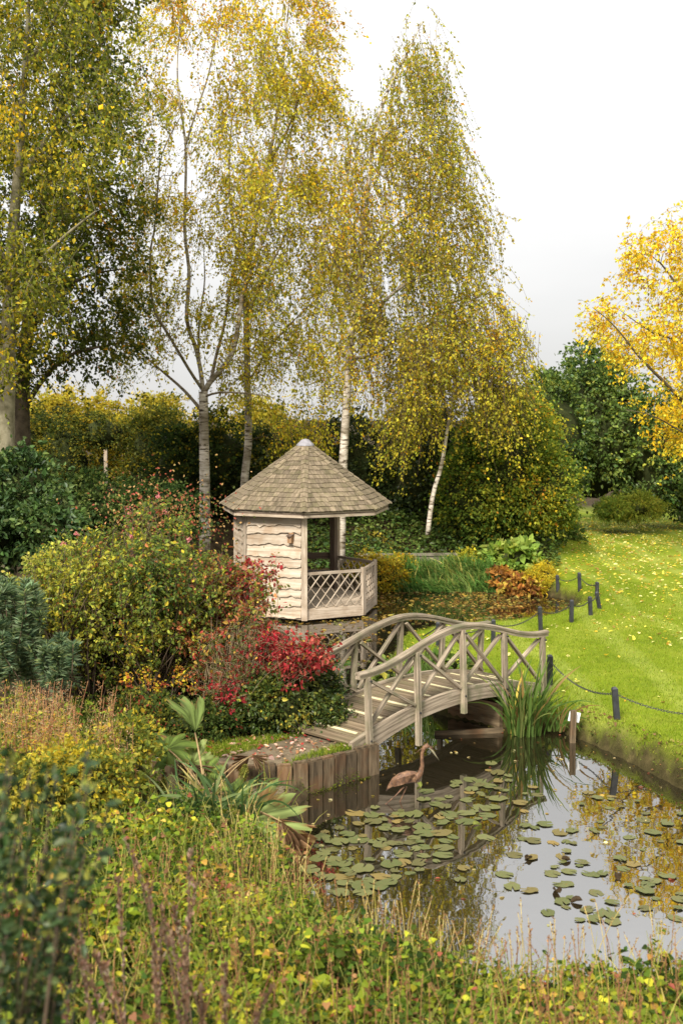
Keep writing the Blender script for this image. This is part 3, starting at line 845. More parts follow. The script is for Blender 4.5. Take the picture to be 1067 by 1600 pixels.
# pipe-like timber edge under the bridge
o = MB().beam((1.35, 16.15, 0.02), (2.35, 16.3, 0.03), 0.06, 0.07).build('edging_timber', M['sleeper'])
tag(o, 'narrow timber edging lying at the waterline under the bridge', 'edging')
# wooden post at the far right edge of the lawn
qq = gpt(1064, 812)
e = empty('wooden_post', qq); tag(e, 'tall pale wooden post below the yellow tree at the right edge', 'post')
MB().beam(qq - (0, 0, 0.2), qq + (0, 0, 1.75), 0.16, 0.16, up=(0, 1, 0)).beam(qq + (0, 0, 1.75), qq + (0, 0, 1.82), 0.2, 0.2, up=(0, 1, 0), taper=0.6).build('shaft', M['oak_trim'], e)

# ------------------------------------------------------------------ foliage tools
RHOMB = (np.array([(0, 0, 0), (0.45, 0.34, 0.10), (1, 0, -0.05), (0.45, -0.34, 0.10)]), np.array([(0, 1, 2, 3)]))
OVAL = (np.array([(0, 0, 0), (0.28, 0.30, 0.09), (0.68, 0.24, 0.04), (1, 0, -0.12), (0.68, -0.24, 0.04), (0.28, -0.30, 0.09)]), np.array([(0, 1, 2, 3), (0, 3, 4, 5)]))
HEART = (np.array([(0, 0, 0), (-0.06, 0.26, 0.06), (0.22, 0.46, 0.10), (0.6, 0.30, 0.04), (1, 0, -0.14), (0.6, -0.30, 0.04), (0.22, -0.46, 0.10), (-0.06, -0.26, 0.06), (0.5, 0, -0.02)]),
         np.array([(0, 1, 2, 8), (2, 3, 4, 8), (4, 5, 6, 8), (6, 7, 0, 8)]))
NARROW = (np.array([(0, 0, 0), (0.4, 0.11, 0.03), (1, 0, -0.1), (0.4, -0.11, 0.03)]), np.array([(0, 1, 2, 3)]))
BLADE = (np.array([(0, 0.05, 0), (0, -0.05, 0), (0.55, -0.03, 0.1), (0.55, 0.03, 0.1), (1.0, 0, 0.32)]), None)

def leaf_arrays(pos, axis, size, colr, tmpl, up=0.3):
    T, F = tmpl
    N = len(pos); k = len(T)
    axis = unit(axis)
    nrm = rng.normal(size=(N, 3)); nrm[:, 2] = np.abs(nrm[:, 2]) * 0.6 + up
    nrm = nrm - (nrm * axis).sum(1, keepdims=True) * axis
    nrm = unit(nrm); b = np.cross(nrm, axis)
    size = np.broadcast_to(np.asarray(size, float), (N,))
    V = pos[:, None] + size[:, None, None] * (T[None, :, 0, None] * axis[:, None] + T[None, :, 1, None] * b[:, None] + T[None, :, 2, None] * nrm[:, None])
    FF = (F[None] + (np.arange(N) * k)[:, None, None]).reshape(-1, F.shape[1])
    return V.reshape(-1, 3), FF, np.repeat(colr, k, axis=0)
def leaves(name, pos, axis, size, colr, tmpl=RHOMB, mat='leaf', parent=None, up=0.3):
    V, F, C = leaf_arrays(np.asarray(pos), np.asarray(axis), size, np.asarray(colr), tmpl, up)
    return mobj(name, V, F, M[mat], parent, False, C)
def pick(pal, n, key=None, spread=0.5, bright=0.22):
    """pal: list of (rgb, weight); key (n,) in 0..1 biases which colour is taken so that neighbours agree"""
    c = np.array([p[0] for p in pal], float); w = np.array([p[1] for p in pal], float); cw = np.cumsum(w / w.sum())
    u = rng.random(n)
    if key is not None: u = np.where(rng.random(n) < spread, u, np.clip(key + rng.normal(0, 0.06, n), 0, 0.999))
    i = np.minimum(np.searchsorted(cw, u), len(c) - 1)
    return c[i] * np.exp(rng.normal(0, bright, (n, 1))) * (1 + rng.normal(0, 0.05, (n, 3)))
def key_noise(p, f=0.8, s=0.0):
    return np.clip(0.5 + 0.55 * nz(p, f, s), 0, 0.999)
def rand_dir(n):
    return unit(rng.normal(size=(n, 3)))

def tubes(name, paths, mat, parent=None, sides=5, brown=None):
    mb = MB(); cc = []
    for i, (p, r) in enumerate(paths):
        s = sides if np.max(r) > 0.02 else 4 if np.max(r) > 0.008 else 3
        mb.tube(p, r, s); cc.append(np.full(len(p) * s, 0.0 if brown is None else brown[i]))
    V = np.concatenate(mb.v); F = [np.concatenate(mb.q), np.concatenate(mb.t)]
    C = np.zeros((len(V), 3)); C[:, 0] = np.concatenate(cc)
    o = mobj(name, V, F, M[mat], parent, True, C)
    if name == 'stems': o['kind'] = 'stuff'
    return o

def in_poly(x, y, poly):
    return sdf(x, y, np.asarray(poly, float)) < 0
def envelope(poly, n, D, depth, gap=0.0, gf=0.9, seed=0.0):
    """points in the crown volume whose outline is poly (photo pixels at distance D)"""
    poly = np.asarray(poly, float); lo, hi = poly.min(0), poly.max(0); out = []
    while len(out) < n:
        x = rng.uniform(lo[0], hi[0], 4 * n); y = rng.uniform(lo[1], hi[1], 4 * n)
        d = -sdf(x, y, poly)
        ok = d > 0
        for xx, yy, dd in zip(x[ok], y[ok], d[ok]):
            half = depth * min(1.0, 0.35 + dd / 80.0)
            q = P(xx, yy, D + rng.uniform(-1, 1) * half)
            if nz(q, gf, seed) < gap - 1: continue
            out.append(q)
            if len(out) >= n: break
    return np.array(out)

def grow(limbs, clusters, lift=0.25, rmax=0.03, zpen=1.6):
    """limbs: list of (pts, radii). Joins every cluster point to the nearest limb or branch by an arching branch."""
    nodes = []; paths = []
    for p, r in limbs:
        nodes.append(np.concatenate([p, np.asarray(r)[:, None]], 1))
    N = np.concatenate(nodes)
    d0 = np.array([np.min(np.linalg.norm(N[:, :3] - c, axis=1)) for c in clusters])
    buf = np.zeros((len(N) + 5 * len(clusters), 4)); buf[:len(N)] = N; m = len(N)
    for i in np.argsort(d0):
        c = clusters[i]; A = buf[:m]
        dv = A[:, :3] - c
        cost = np.linalg.norm(dv, axis=1) + zpen * np.maximum(dv[:, 2], 0)
        k = int(np.argmin(cost)); a = A[k, :3]; L = np.linalg.norm(c - a)
        if L < 0.05: continue
        t = np.array([0, 0.25, 0.5, 0.75, 1.0])
        pts = a[None] * (1 - t[:, None]) + c[None] * t[:, None]
        pts[:, 2] += lift * L * np.sin(math.pi * t) * rng.uniform(0.3, 1.0)
        pts[1:4] += rng.normal(0, 0.05 * L, (3, 3))
        r0 = min(A[k, 3] * 0.7, rmax, 0.006 + 0.008 * L); r = np.linspace(r0, max(0.004, r0 * 0.35), 5)
        paths.append((pts, r))
        buf[m:m + 4, :3] = pts[1:]; buf[m:m + 4, 3] = r[1:]; m += 4
    return paths, buf[:m]

def limb(pxs, D, r0, r1, dd=None, step=0.35):
    """a limb along photo pixels at distance D (+ dd along its length)"""
    dd = [0] * len(pxs) if dd is None else dd
    pts = resample([P(x, y, D + e) for (x, y), e in zip(pxs, dd)], step)
    t = np.linspace(0, 1, len(pts))
    return pts, r0 * (1 - t) ** 0.85 + r1 * (1 - (1 - t) ** 0.85)

def tree(name, label, D, limbs, env, ncl, depth, pal, nleaf, lsize, base, bark='birch', droop=(0.4, 0.9), dvert=1.0, twigs=5, spray=0.25,
         lift=0.25, keyf=0.7, gap=0.0, gf=0.9, tmpl=RHOMB, group=None, topgold=0.0, cat='tree', white=0, extra=None, seed=0.0, lj=0.06, spread=0.5):
    e = empty(name, base); tag(e, label, cat, group)
    cl = envelope(env, ncl, D, depth, gap, gf, seed)
    if extra is not None: cl = np.vstack([cl, extra])
    br_paths, nodes = grow(limbs, cl, lift)
    # twigs hang from branch ends and carry the leaves
    tp, lp, la, lk = [], [], [], []
    per = max(1, int(nleaf / (len(cl) * twigs)))
    for c in cl:
        outw = unit(np.array([c[0] - base[0], c[1] - base[1], 0.0]))
        for k in range(twigs):
            L = rng.uniform(*droop)
            s = c + rng.normal(0, spray, 3)
            dirn = unit(rng.normal(0, 1, 3) * (1 - 0.75 * dvert) + outw * 0.45 * (1 - dvert * 0.6) + np.array([0, 0, -dvert]))
            t = np.linspace(0, 1, 4)[:, None]
            pts = s + dirn * L * t + np.array([0, 0, -0.15 * L]) * t ** 2 + rng.normal(0, 0.03 * L, (4, 3)) * t
            tp.append((pts, np.linspace(0.006, 0.003, 4)))
            u = rng.random(per) * 1.06
            q = np.stack([np.interp(u, t[:, 0], pts[:, j]) for j in range(3)], 1) + rng.normal(0, lj, (per, 3))
            lp.append(q); la.append(dirn * 0.6 + np.array([0, 0, -0.5]) + rng.normal(0, 0.75, (per, 3)))
    for p, r in br_paths:                                  # leaves along the branches too
        m = 9; u = 0.35 + 0.65 * rng.random(m)
        lp.append(np.stack([np.interp(u, np.linspace(0, 1, 5), p[:, j]) for j in range(3)], 1) + rng.normal(0, lj, (m, 3))); la.append(rng.normal(0, 0.8, (m, 3)) + np.array([0, 0, -0.5]))
    lp, la = np.concatenate(lp), np.concatenate(la)
    zt = (lp[:, 2] - lp[:, 2].min()) / np.ptp(lp[:, 2])
    key = np.clip(key_noise(lp, keyf, seed) + topgold * (zt - 0.5), 0, 0.999)
    C = pick(pal, len(lp), key, spread)
    tubes('trunk', limbs, bark, e, 9, [0.0 if i < white else (0.35 if i < white + 2 else 0.7) for i in range(len(limbs))])
    tubes('branches', br_paths + tp, bark if bark != 'birch' else 'twig', e, 5, None)
    leaves('crown', lp, la, lsize * np.exp(rng.normal(0, 0.22, len(lp))), C, tmpl, 'leaf', e)
    return e

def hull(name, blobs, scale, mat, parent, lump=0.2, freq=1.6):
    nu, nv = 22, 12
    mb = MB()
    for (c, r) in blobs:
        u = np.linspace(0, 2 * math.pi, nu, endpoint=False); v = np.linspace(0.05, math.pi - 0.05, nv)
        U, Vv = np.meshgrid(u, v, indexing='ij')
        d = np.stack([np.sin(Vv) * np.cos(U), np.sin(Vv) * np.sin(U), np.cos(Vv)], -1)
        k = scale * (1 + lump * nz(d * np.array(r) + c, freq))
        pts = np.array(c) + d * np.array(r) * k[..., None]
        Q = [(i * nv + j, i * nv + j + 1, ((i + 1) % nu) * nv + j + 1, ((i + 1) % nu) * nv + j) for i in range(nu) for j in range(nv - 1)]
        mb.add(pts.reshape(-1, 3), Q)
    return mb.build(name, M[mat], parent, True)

def shrub(name, label, blobs, n, size, pal, tmpl=RHOMB, cat='shrub', group=None, core=0.66, lump=0.22, freq=1.6, keyf=1.0, shell=0.16, out=0.7,
          mat='leaf', stems=0, stemr=0.012, stemmat='twig', seed=0.0, up=0.3, loose=0.3, spread=0.4, bright=0.22, kind=None, per=26, cs=0.11):
    """blobs: list of (centre, radii). Sprays of leaves fill a lumpy shell round an inner mass; some sprays stick out."""
    c0 = np.array(blobs[0][0]); lo = min(b[0][2] - b[1][2] for b in blobs)
    e = empty(name, (c0[0], c0[1], max(lo, 0.0))); tag(e, label, cat, group, kind)
    area = np.array([b[1][0] * b[1][2] + b[1][1] * b[1][2] + b[1][0] * b[1][1] for b in blobs]); area = area / area.sum()
    pos, ax, key = [], [], []
    for (c, r), f in zip(blobs, area):
        m = max(3, int(n * f * 1.2 / per)); r = np.array(r); c = np.array(c)
        d = rand_dir(m); d[:, 2] = np.where(d[:, 2] < -0.8, -d[:, 2], d[:, 2])
        d[:, 1] = np.where(rng.random(m) < 0.5, -np.abs(d[:, 1]), d[:, 1])      # more sprays on the open side
        d = unit(d)
        k = (1 + lump * nz(d * r + c, freq)) * (0.97 - np.abs(rng.normal(0, shell, m)) + loose * np.maximum(0, rng.normal(-0.05, 0.17, m)))
        q = c + d * r * k[:, None]
        keep = np.ones(m, bool)
        for (c2, r2) in blobs:
            if np.allclose(c2, c): continue
            keep &= (((q - np.array(c2)) / np.array(r2)) ** 2).sum(1) > 0.5
        q, d = q[keep], d[keep]; m = len(q)
        kk = np.clip(key_noise(q, keyf, seed) + rng.normal(0, 0.12, m), 0, 0.999)
        sg = cs * float(np.mean(r)) ** 0.5
        w = rng.uniform(0.5, 1.5, (m, 1, 1))
        L = q[:, None] + rng.normal(0, 1, (m, per, 3)) * sg * w * (1, 1, 0.6)
        A = (d * out + np.array([0, 0, -0.2]))[:, None] + rng.normal(0, 0.55, (m, per, 3))
        pos.append(L.reshape(-1, 3)); ax.append(A.reshape(-1, 3)); key.append(np.repeat(kk, per))
    pos, ax, key = np.concatenate(pos), np.concatenate(ax), np.concatenate(key)
    keep = pos[:, 2] > height(pos[:, 0], pos[:, 1]) + 0.02
    pos, ax, key = pos[keep], ax[keep], key[keep]
    if core > 0: hull('shade_hull', blobs, core, 'core', e, lump, freq)  # added dark hull that deepens the shade behind the leaves
    if stems:
        ps = []
        for i in rng.choice(len(pos), stems):
            b = blobs[rng.integers(len(blobs))]; q = pos[i]
            s = np.array([b[0][0] + rng.normal(0, 0.1), b[0][1] + rng.normal(0, 0.1), max(0.0, b[0][2] - b[1][2])])
            t = np.linspace(0, 1, 6)[:, None]
            pt = s + (q - s) * t + np.array([0, 0, 0.2]) * np.sin(math.pi * t) * np.linalg.norm(q - s) * 0.6
            ps.append((pt, np.linspace(stemr, stemr * 0.3, 6)))
        tubes('stems', ps, stemmat, e, 4)
    leaves('foliage', pos, ax, size * np.exp(rng.normal(0, 0.22, len(pos))), pick(pal, len(pos), key, spread, bright), tmpl, mat, e, up)
    return e
def canes(e, roots, groups, stemmat, seed=0.0, r0=0.010):
    """arching canes from the roots to tips in the outline of each group; leaves on short side twigs.
    groups: (outline px, distance, depth, number of canes, twigs per cane, leaves per twig, leaf size, palette, template, fall)"""
    sp, P_, A_, S_, C_ = [], [], [], [], []
    T_ = None
    for (env, D, depth, nc, nt, nl, size, pal, tmpl, fall) in groups:
        T_ = tmpl
        for tip in envelope(env, nc, D, depth):
            k = int(np.argmin([np.linalg.norm((np.asarray(r_) - tip)[:2]) + rng.uniform(0, 0.6) for r_ in roots]))
            st = np.asarray(roots[k]) + np.array([rng.normal(0, 0.15), rng.normal(0, 0.15), 0])
            t = np.linspace(0, 1, 9)[:, None]; L = np.linalg.norm(tip - st)
            mid = (st + tip) / 2 + np.array([rng.normal(0, 0.12), rng.normal(0, 0.12), 0.18 + rng.normal(0, 0.1)]) * L
            pts = st * (1 - t) ** 2 + 2 * mid * t * (1 - t) + tip * t ** 2 + rng.normal(0, 0.012, (9, 3)) * t
            sp.append((pts, np.linspace(r0, r0 * 0.25, 9)))
            kk = float(np.clip(key_noise(tip, 1.4, seed) + rng.normal(0, 0.15), 0, 0.999))
            for _ in range(nt):
                u0 = 1 - 0.45 * rng.random() ** 1.3; o = np.array([np.interp(u0, t[:, 0], pts[:, j]) for j in range(3)])
                dr = unit(rng.normal(0, 1, 3) + np.array([0, -0.25, 0.15])); ln = rng.uniform(0.08, 0.26)
                v = np.linspace(0, 1, 4)[:, None]; tw = o + dr * ln * v + np.array([0, 0, -0.12 * ln]) * v ** 2
                sp.append((tw, np.linspace(0.0035, 0.0015, 4)))
                m = max(1, int(nl * rng.uniform(0.6, 1.4))); u = rng.random(m)[:, None]
                P_.append(tw[0] + (tw[-1] - tw[0]) * u + rng.normal(0, 0.022, (m, 3)))
                A_.append(dr * 0.5 + rng.normal(0, 0.7, (m, 3)) + np.array([0, 0, -fall])); S_.append(size * np.exp(rng.normal(0, 0.22, m)))
                C_.append(pick(pal, m, np.full(m, kk), 0.5))
    tubes('stems', sp, stemmat, e, 5)
    leaves('foliage', np.concatenate(P_), np.concatenate(A_), np.concatenate(S_), np.concatenate(C_), T_, 'leaf', e)
def blob(x, y, D, rx, ry, rz=None):            # pixel centre, pixel radii, distance -> world blob
    s = D / FPX
    return (tuple(P(x, y, D)), (rx * s, (rz if rz is not None else rx * s), ry * s))

leaves('moss', MOSSP, MOSSA, 0.018 * np.exp(rng.normal(0, 0.4, len(MOSSP))), pick([((0.07, 0.09, 0.01), 3), ((0.14, 0.15, 0.02), 2), ((0.05, 0.05, 0.015), 2)], len(MOSSP)), RHOMB, 'leaf', tw)['kind'] = 'stuff'

# ------------------------------------------------------------------ trees
GOLD, YEL, OLIVE, GREEN, AMBER, DKG = (0.66, 0.44, 0.02), (0.60, 0.51, 0.05), (0.34, 0.31, 0.03), (0.17, 0.19, 0.025), (0.50, 0.24, 0.02), (0.045, 0.065, 0.012)
PALE = (0.33, 0.31, 0.07)
# weeping birch, right of the summerhouse
D = 31.0
lC = [limb([(531, 880), (535, 750), (541, 640), (547, 540), (555, 480), (563, 420), (566, 350), (578, 270), (584, 210), (605, 145), (640, 75), (662, 28)], D, 0.145, 0.01),
      limb([(549, 520), (590, 480), (640, 440), (700, 420)], D, 0.06, 0.012, [0, -0.5, -1, -1.6]),
      limb([(545, 560), (585, 555), (620, 530), (680, 505)], D, 0.05, 0.012, [0, 0.4, 0.6, 1.2]),
      limb([(563, 420), (600, 370), (650, 330), (700, 310)], D, 0.05, 0.01, [0, 0.3, 0.8, 1.2]),
      limb([(566, 350), (545, 290), (545, 240), (560, 200)], D, 0.04, 0.008, [0, 0.5, 0.8, 0.8]),
      limb([(556, 470), (530, 420), (510, 380), (500, 330)], D, 0.04, 0.008, [0, -0.5, -1, -1]),
      limb([(582, 230), (620, 200), (660, 190), (690, 210)], D, 0.03, 0.006, [0, -0.4, -0.8, -1.0]),
      limb([(580, 260), (620, 290), (680, 300), (735, 345)], D, 0.03, 0.006, [0, -0.6, -1.2, -1.5])]
envC = [(645, 45), (662, 20), (676, 60), (690, 110), (700, 170), (715, 240), (738, 300), (752, 360), (762, 430), (790, 520), (796, 560), (770, 610), (700, 620), (640, 600), (560, 600), (525, 540), (515, 440), (515, 330), (540, 240), (560, 180), (590, 120), (620, 80)]
palC = [(GREEN, 2.0), (OLIVE, 4), ((0.34, 0.27, 0.04), 3), (YEL, 1.1), (GOLD, 1.3), (AMBER, 0.6)]
tree('weeping_birch', 'tall weeping birch with a white trunk rising behind the right side of the summerhouse', D, lC, envC, 400, 1.9, palC, 46000, 0.075,
     P(531, 880, D), droop=(0.6, 1.7), dvert=0.92, twigs=5, lj=0.035, spray=0.28, group='birches behind the summerhouse', white=1, lift=0.3, gap=0.92, gf=1.4, seed=1.0,
     extra=np.array([P(x_, y_, D + rng.normal(0, 0.2)) for x_, y_ in ((658, 34), (648, 52), (664, 48), (640, 72), (668, 70), (652, 80), (630, 95), (676, 100), (660, 105), (615, 120), (690, 130), (640, 120), (700, 190), (735, 320), (748, 400))]))
# forked birch on the left
D = 32.0
lA = [limb([(320, 870), (320, 760), (319, 690), (318, 612)], D, 0.165, 0.125),
      limb([(318, 615), (326, 600), (345, 578), (364, 550), (375, 490), (381, 450), (398, 410), (425, 330), (450, 230), (470, 120), (480, 30)], D, 0.08, 0.006, [0, 0, 0, 0, 0.2, 0.4, 0.5, 0.8, 1, 1, 1]),
      limb([(318, 615), (313, 575), (305, 540), (292, 500), (296, 430), (289, 364), (290, 300), (290, 225), (278, 130), (280, 60), (290, -20)], D, 0.065, 0.006, [0, 0, 0, -0.2, -0.3, -0.4, -0.5, -0.5, -0.5, -0.5, -0.5]),
      limb([(316, 608), (296, 578), (262, 520), (240, 480), (235, 400), (243, 350), (250, 260), (262, 220), (290, 170)], D, 0.045, 0.01, [0, -0.3, -0.7, -1, -1.2, -1.2, -1.2, -1, -0.8]),
      limb([(314, 640), (290, 612), (262, 587), (217, 551), (178, 538)], D, 0.05, 0.01, [0, 0.2, 0.4, 0.8, 1.0]),
      limb([(330, 595), (337, 560), (350, 510), (360, 450), (375, 360), (385, 250)], D, 0.05, 0.008, [0, 0.5, 0.8, 1, 1.2, 1.4]),
      limb([(291, 225), (305, 180), (325, 120), (340, 50), (350, -10)], D, 0.03, 0.005, [-0.5, -0.3, 0, 0.2, 0.3]),
      limb([(320, 620), (345, 613), (400, 616), (430, 622)], D, 0.035, 0.01, [0, -0.5, -1, -1.2]),
      limb([(310, 560), (312, 500), (320, 440), (318, 380)], D, 0.04, 0.008, [0, 0.5, 0.8, 1])]
envA = [(215, 40), (260, -60), (350, -60), (400, 10), (455, 100), (480, 260), (470, 420), (430, 560), (400, 640), (350, 600), (300, 570), (250, 560), (190, 600), (170, 540), (195, 420), (215, 300), (195, 150)]
palA = [(GREEN, 1.6), (OLIVE, 3.4), ((0.42, 0.36, 0.03), 3), (YEL, 2.2), (GOLD, 2.2), (AMBER, 0.6)]
tree('forked_birch', 'birch with a white trunk that forks low into many limbs, left of the summerhouse', D, lA, envA, 390, 2.2, palA, 29000, 0.078,
     P(320, 870, D), droop=(0.35, 0.95), dvert=0.72, twigs=6, spray=0.24, lj=0.045, group='birches behind the summerhouse', white=1, gap=1.02, gf=1.3, topgold=0.7, seed=4.0)
# slim birch between them
D = 33.5
lB = [limb([(379, 862), (382, 755), (388, 690), (387, 600), (385, 500), (384, 440), (400, 350), (418, 260), (436, 160), (446, 60), (455, -30)], D, 0.13, 0.012),
      limb([(385, 500), (410, 440), (440, 380), (465, 300)], D, 0.05, 0.01, [0, -0.4, -0.8, -1.2]),
      limb([(384, 440), (365, 360), (358, 270), (365, 160)], D, 0.05, 0.01, [0, 0.4, 0.8, 1.0]),
      limb([(387, 600), (420, 545), (460, 500), (490, 470)], D, 0.04, 0.01, [0, -0.5, -0.9, -1.3]),
      limb([(418, 260), (455, 190), (480, 110), (500, 40)], D, 0.04, 0.008, [0, -0.3, -0.6, -0.8])]
envB = [(370, -60), (510, -60), (525, 60), (535, 150), (520, 260), (535, 380), (540, 500), (560, 600), (565, 690), (520, 660), (480, 700), (440, 690), (400, 640), (390, 520), (350, 430), (340, 250), (355, 80)]
palB = [(GREEN, 1.2), (OLIVE, 3), ((0.42, 0.36, 0.03), 3), (YEL, 2.4), (GOLD, 2.6), (AMBER, 0.7)]
tree('slim_birch', 'slim yellowing birch just left of the summerhouse roof, between the two other white trunks', D, lB, envB, 370, 1.9, palB, 33000, 0.08,
     P(379, 862, D), droop=(0.4, 1.1), dvert=0.8, twigs=6, spray=0.24, lj=0.045, group='birches behind the summerhouse', white=1, gap=1.0, gf=1.3, topgold=0.6, seed=9.0)
# young weeping birch
D = 30.6
lE = [limb([(668, 836), (672, 800), (678, 765), (690, 725), (702, 650), (715, 570), (730, 500)], D, 0.07, 0.012),
      limb([(702, 650), (680, 590), (650, 560), (625, 560)], D, 0.03, 0.008, [0, -0.4, -0.8, -1]),
      limb([(708, 620), (745, 560), (780, 520), (805, 510)], D, 0.03, 0.008, [0, -0.2, -0.5, -0.6]),
      limb([(715, 570), (700, 500), (690, 460), (700, 430)], D, 0.025, 0.006, [0, 0.4, 0.6, 0.6])]
envE = [(590, 600), (620, 540), (690, 470), (740, 440), (800, 480), (828, 520), (815, 580), (790, 620), (760, 660), (730, 650), (690, 600), (645, 660), (610, 650)]
palE = [(GREEN, 2), (OLIVE, 4), ((0.33, 0.29, 0.025), 3), (YEL, 2.2), (GOLD, 1.6), (AMBER, 0.4)]
tree('young_birch', 'young birch with a thin leaning trunk and trailing yellow foliage on the ivy bank', D, lE, envE, 130, 1.3, palE, 13500, 0.076,
     P(668, 836, D), droop=(0.7, 1.9), dvert=0.95, twigs=6, spray=0.2, group='birches behind the summerhouse', white=1, gap=0.85, gf=1.6, seed=13.0, lj=0.035)
# big trees at the left edge
D = 25.0
l1 = [limb([(8, 900), (9, 760), (10, 660), (12, 590), (15, 480), (20, 380), (30, 250), (40, 100), (50, -60)], D, 0.24, 0.012),
      limb([(14, 520), (50, 430), (90, 380), (150, 330)], D, 0.08, 0.015, [0, -0.5, -1, -1.4]),
      limb([(18, 420), (-40, 350), (-110, 300)], D, 0.08, 0.015, [0, -0.5, -1]),
      limb([(25, 300), (70, 220), (120, 170), (170, 120)], D, 0.07, 0.012, [0, 0.3, 0.5, 0.7]),
      limb([(35, 180), (0, 100), (-60, 20)], D, 0.06, 0.012, [0, 0, 0]),
      limb([(40, 110), (80, 40), (120, -20)], D, 0.05, 0.012, [0, -0.4, -0.8])]
env1 = [(-260, -150), (60, -160), (140, -60), (150, 20), (185, 90), (195, 170), (210, 210), (195, 260), (150, 290), (130, 350), (110, 420), (70, 480), (50, 560), (10, 590), (-120, 560), (-260, 400)]
pal1 = [(DKG, 2.2), ((0.13, 0.15, 0.022), 3.5), ((0.25, 0.25, 0.028), 3), ((0.42, 0.35, 0.03), 2.2), (GOLD, 1.1)]
tree('broad_tree', 'broad yellow green tree with a pale trunk at the left edge', D, l1, env1, 430, 2.2, pal1, 46000, 0.088,
     P(8, 900, D), bark='barkgrey', droop=(0.3, 0.8), dvert=0.55, twigs=7, spray=0.3, gap=0.98, gf=1.3, topgold=0.25, seed=17.0)
D = 29.0
l2 = [limb([(36, 880), (36, 700), (36, 600), (45, 500), (60, 400), (80, 250), (110, 100), (130, -40)], D, 0.24, 0.012),
      limb([(38, 640), (70, 590), (110, 555), (165, 540), (200, 535)], D, 0.08, 0.012, [0, -0.3, -0.5, -0.6, -0.6]),
      limb([(45, 520), (90, 460), (140, 430), (195, 420)], D, 0.08, 0.012, [0, -0.2, -0.4, -0.5]),
      limb([(65, 380), (110, 320), (160, 290), (205, 290)], D, 0.07, 0.012),
      limb([(100, 150), (150, 80), (190, 30), (205, 10)], D, 0.05, 0.008)]
env2 = [(40, -80), (160, -60), (215, 10), (190, 40), (150, 60), (185, 180), (215, 300), (225, 420), (222, 500), (195, 545), (170, 580), (120, 560), (80, 590), (0, 600), (-120, 500), (-60, 200)]
pal2 = [(DKG, 4), ((0.07, 0.09, 0.014), 4), ((0.13, 0.13, 0.018), 2.4), ((0.26, 0.20, 0.02), 1.0), (AMBER, 0.5)]
tree('dark_tree', 'dark green spreading tree behind the pale trunk at the left edge', D, l2, env2, 380, 2.0, pal2, 40000, 0.10,
     P(36, 880, D), bark='barkdark', droop=(0.25, 0.6), dvert=0.35, twigs=6, spray=0.35, gap=0.95, gf=1.2, seed=23.0)
# yellow tree at the right edge: long compound leaves
D = 33.0
l3 = [limb([(1140, 880), (1138, 760), (1130, 660), (1120, 600), (1110, 520), (1100, 440), (1098, 380)], D, 0.2, 0.01),
      limb([(1130, 680), (1080, 640), (1040, 600), (1000, 560), (960, 510), (925, 480)], D, 0.07, 0.008, [0, -0.5, -1, -1.2, -1.3, -1.3]),
      limb([(1122, 610), (1070, 540), (1020, 520), (975, 490)], D, 0.06, 0.008, [0, -0.3, -0.5, -0.7]),
      limb([(1110, 520), (1060, 450), (1030, 410), (1000, 390)], D, 0.06, 0.008, [0, 0.2, 0.5, 0.5]),
      limb([(1130, 700), (1075, 680), (1020, 650), (975, 640)], D, 0.04, 0.008, [0, -0.8, -1.2, -1.4])]
env3 = [(1075, 335), (1150, 320), (1200, 500), (1190, 700), (1110, 720), (1050, 700), (1035, 670), (960, 650), (975, 615), (1000, 600), (960, 560), (915, 530), (912, 500), (950, 465), (985, 480), (975, 400), (1000, 375), (1045, 360)]
pal3 = [((0.72, 0.53, 0.03), 4), ((0.62, 0.40, 0.02), 2), ((0.66, 0.58, 0.08), 3), ((0.42, 0.20, 0.015), 1.2), ((0.20, 0.20, 0.02), 0.6)]
tree('yellow_tree', 'golden yellow tree with feathery leaves reaching in from the right edge', D, l3, env3, 300, 1.6, pal3, 18000, 0.095,
     P(1140, 880, D), bark='barkdark', droop=(0.25, 0.5), dvert=0.35, twigs=6, spray=0.26, gap=0.9, gf=1.3, tmpl=NARROW if False else RHOMB, seed=29.0, lj=0.05)

# ------------------------------------------------------------------ shrubs and hedges behind
pF = [((0.08, 0.13, 0.02), 4), ((0.16, 0.20, 0.028), 4), ((0.34, 0.33, 0.035), 2.4), ((0.58, 0.42, 0.03), 1.2), ((0.5, 0.2, 0.03), 0.25)]
shrub('round_shrub', 'big rounded shrub in green and yellow between the young birch and the dark laurels',
      [blob(790, 745, 33.5, 92, 115, 1.7), blob(850, 770, 33.2, 55, 80, 1.1), blob(735, 770, 33.0, 55, 85, 1.0), blob(800, 670, 34, 70, 60, 1.2)], 30000, 0.085, pF, OVAL, seed=3, keyf=0.8, lump=0.2, loose=0.8)
pG = [((0.043, 0.080, 0.017), 4), ((0.087, 0.131, 0.026), 4), ((0.160, 0.203, 0.036), 2.5), ((0.319, 0.319, 0.043), 0.6)]
shrub('laurel_shrub', 'tall dark green laurel mass at the far end of the lawn',
      [blob(935, 690, 43, 85, 120, 2.2), blob(1010, 720, 43, 75, 100, 2.0), blob(870, 690, 41.5, 60, 110, 1.6), blob(850, 640, 42, 40, 60, 1.2), blob(935, 620, 44, 70, 75, 1.7), blob(1080, 730, 44, 80, 95, 2)], 26000, 0.13, pG, OVAL, seed=5, lump=0.3, mat='leaf_gloss', freq=1.0, loose=1.0)
pL = [((0.08, 0.12, 0.015), 3), ((0.15, 0.17, 0.02), 3), ((0.25, 0.24, 0.03), 1.5)]
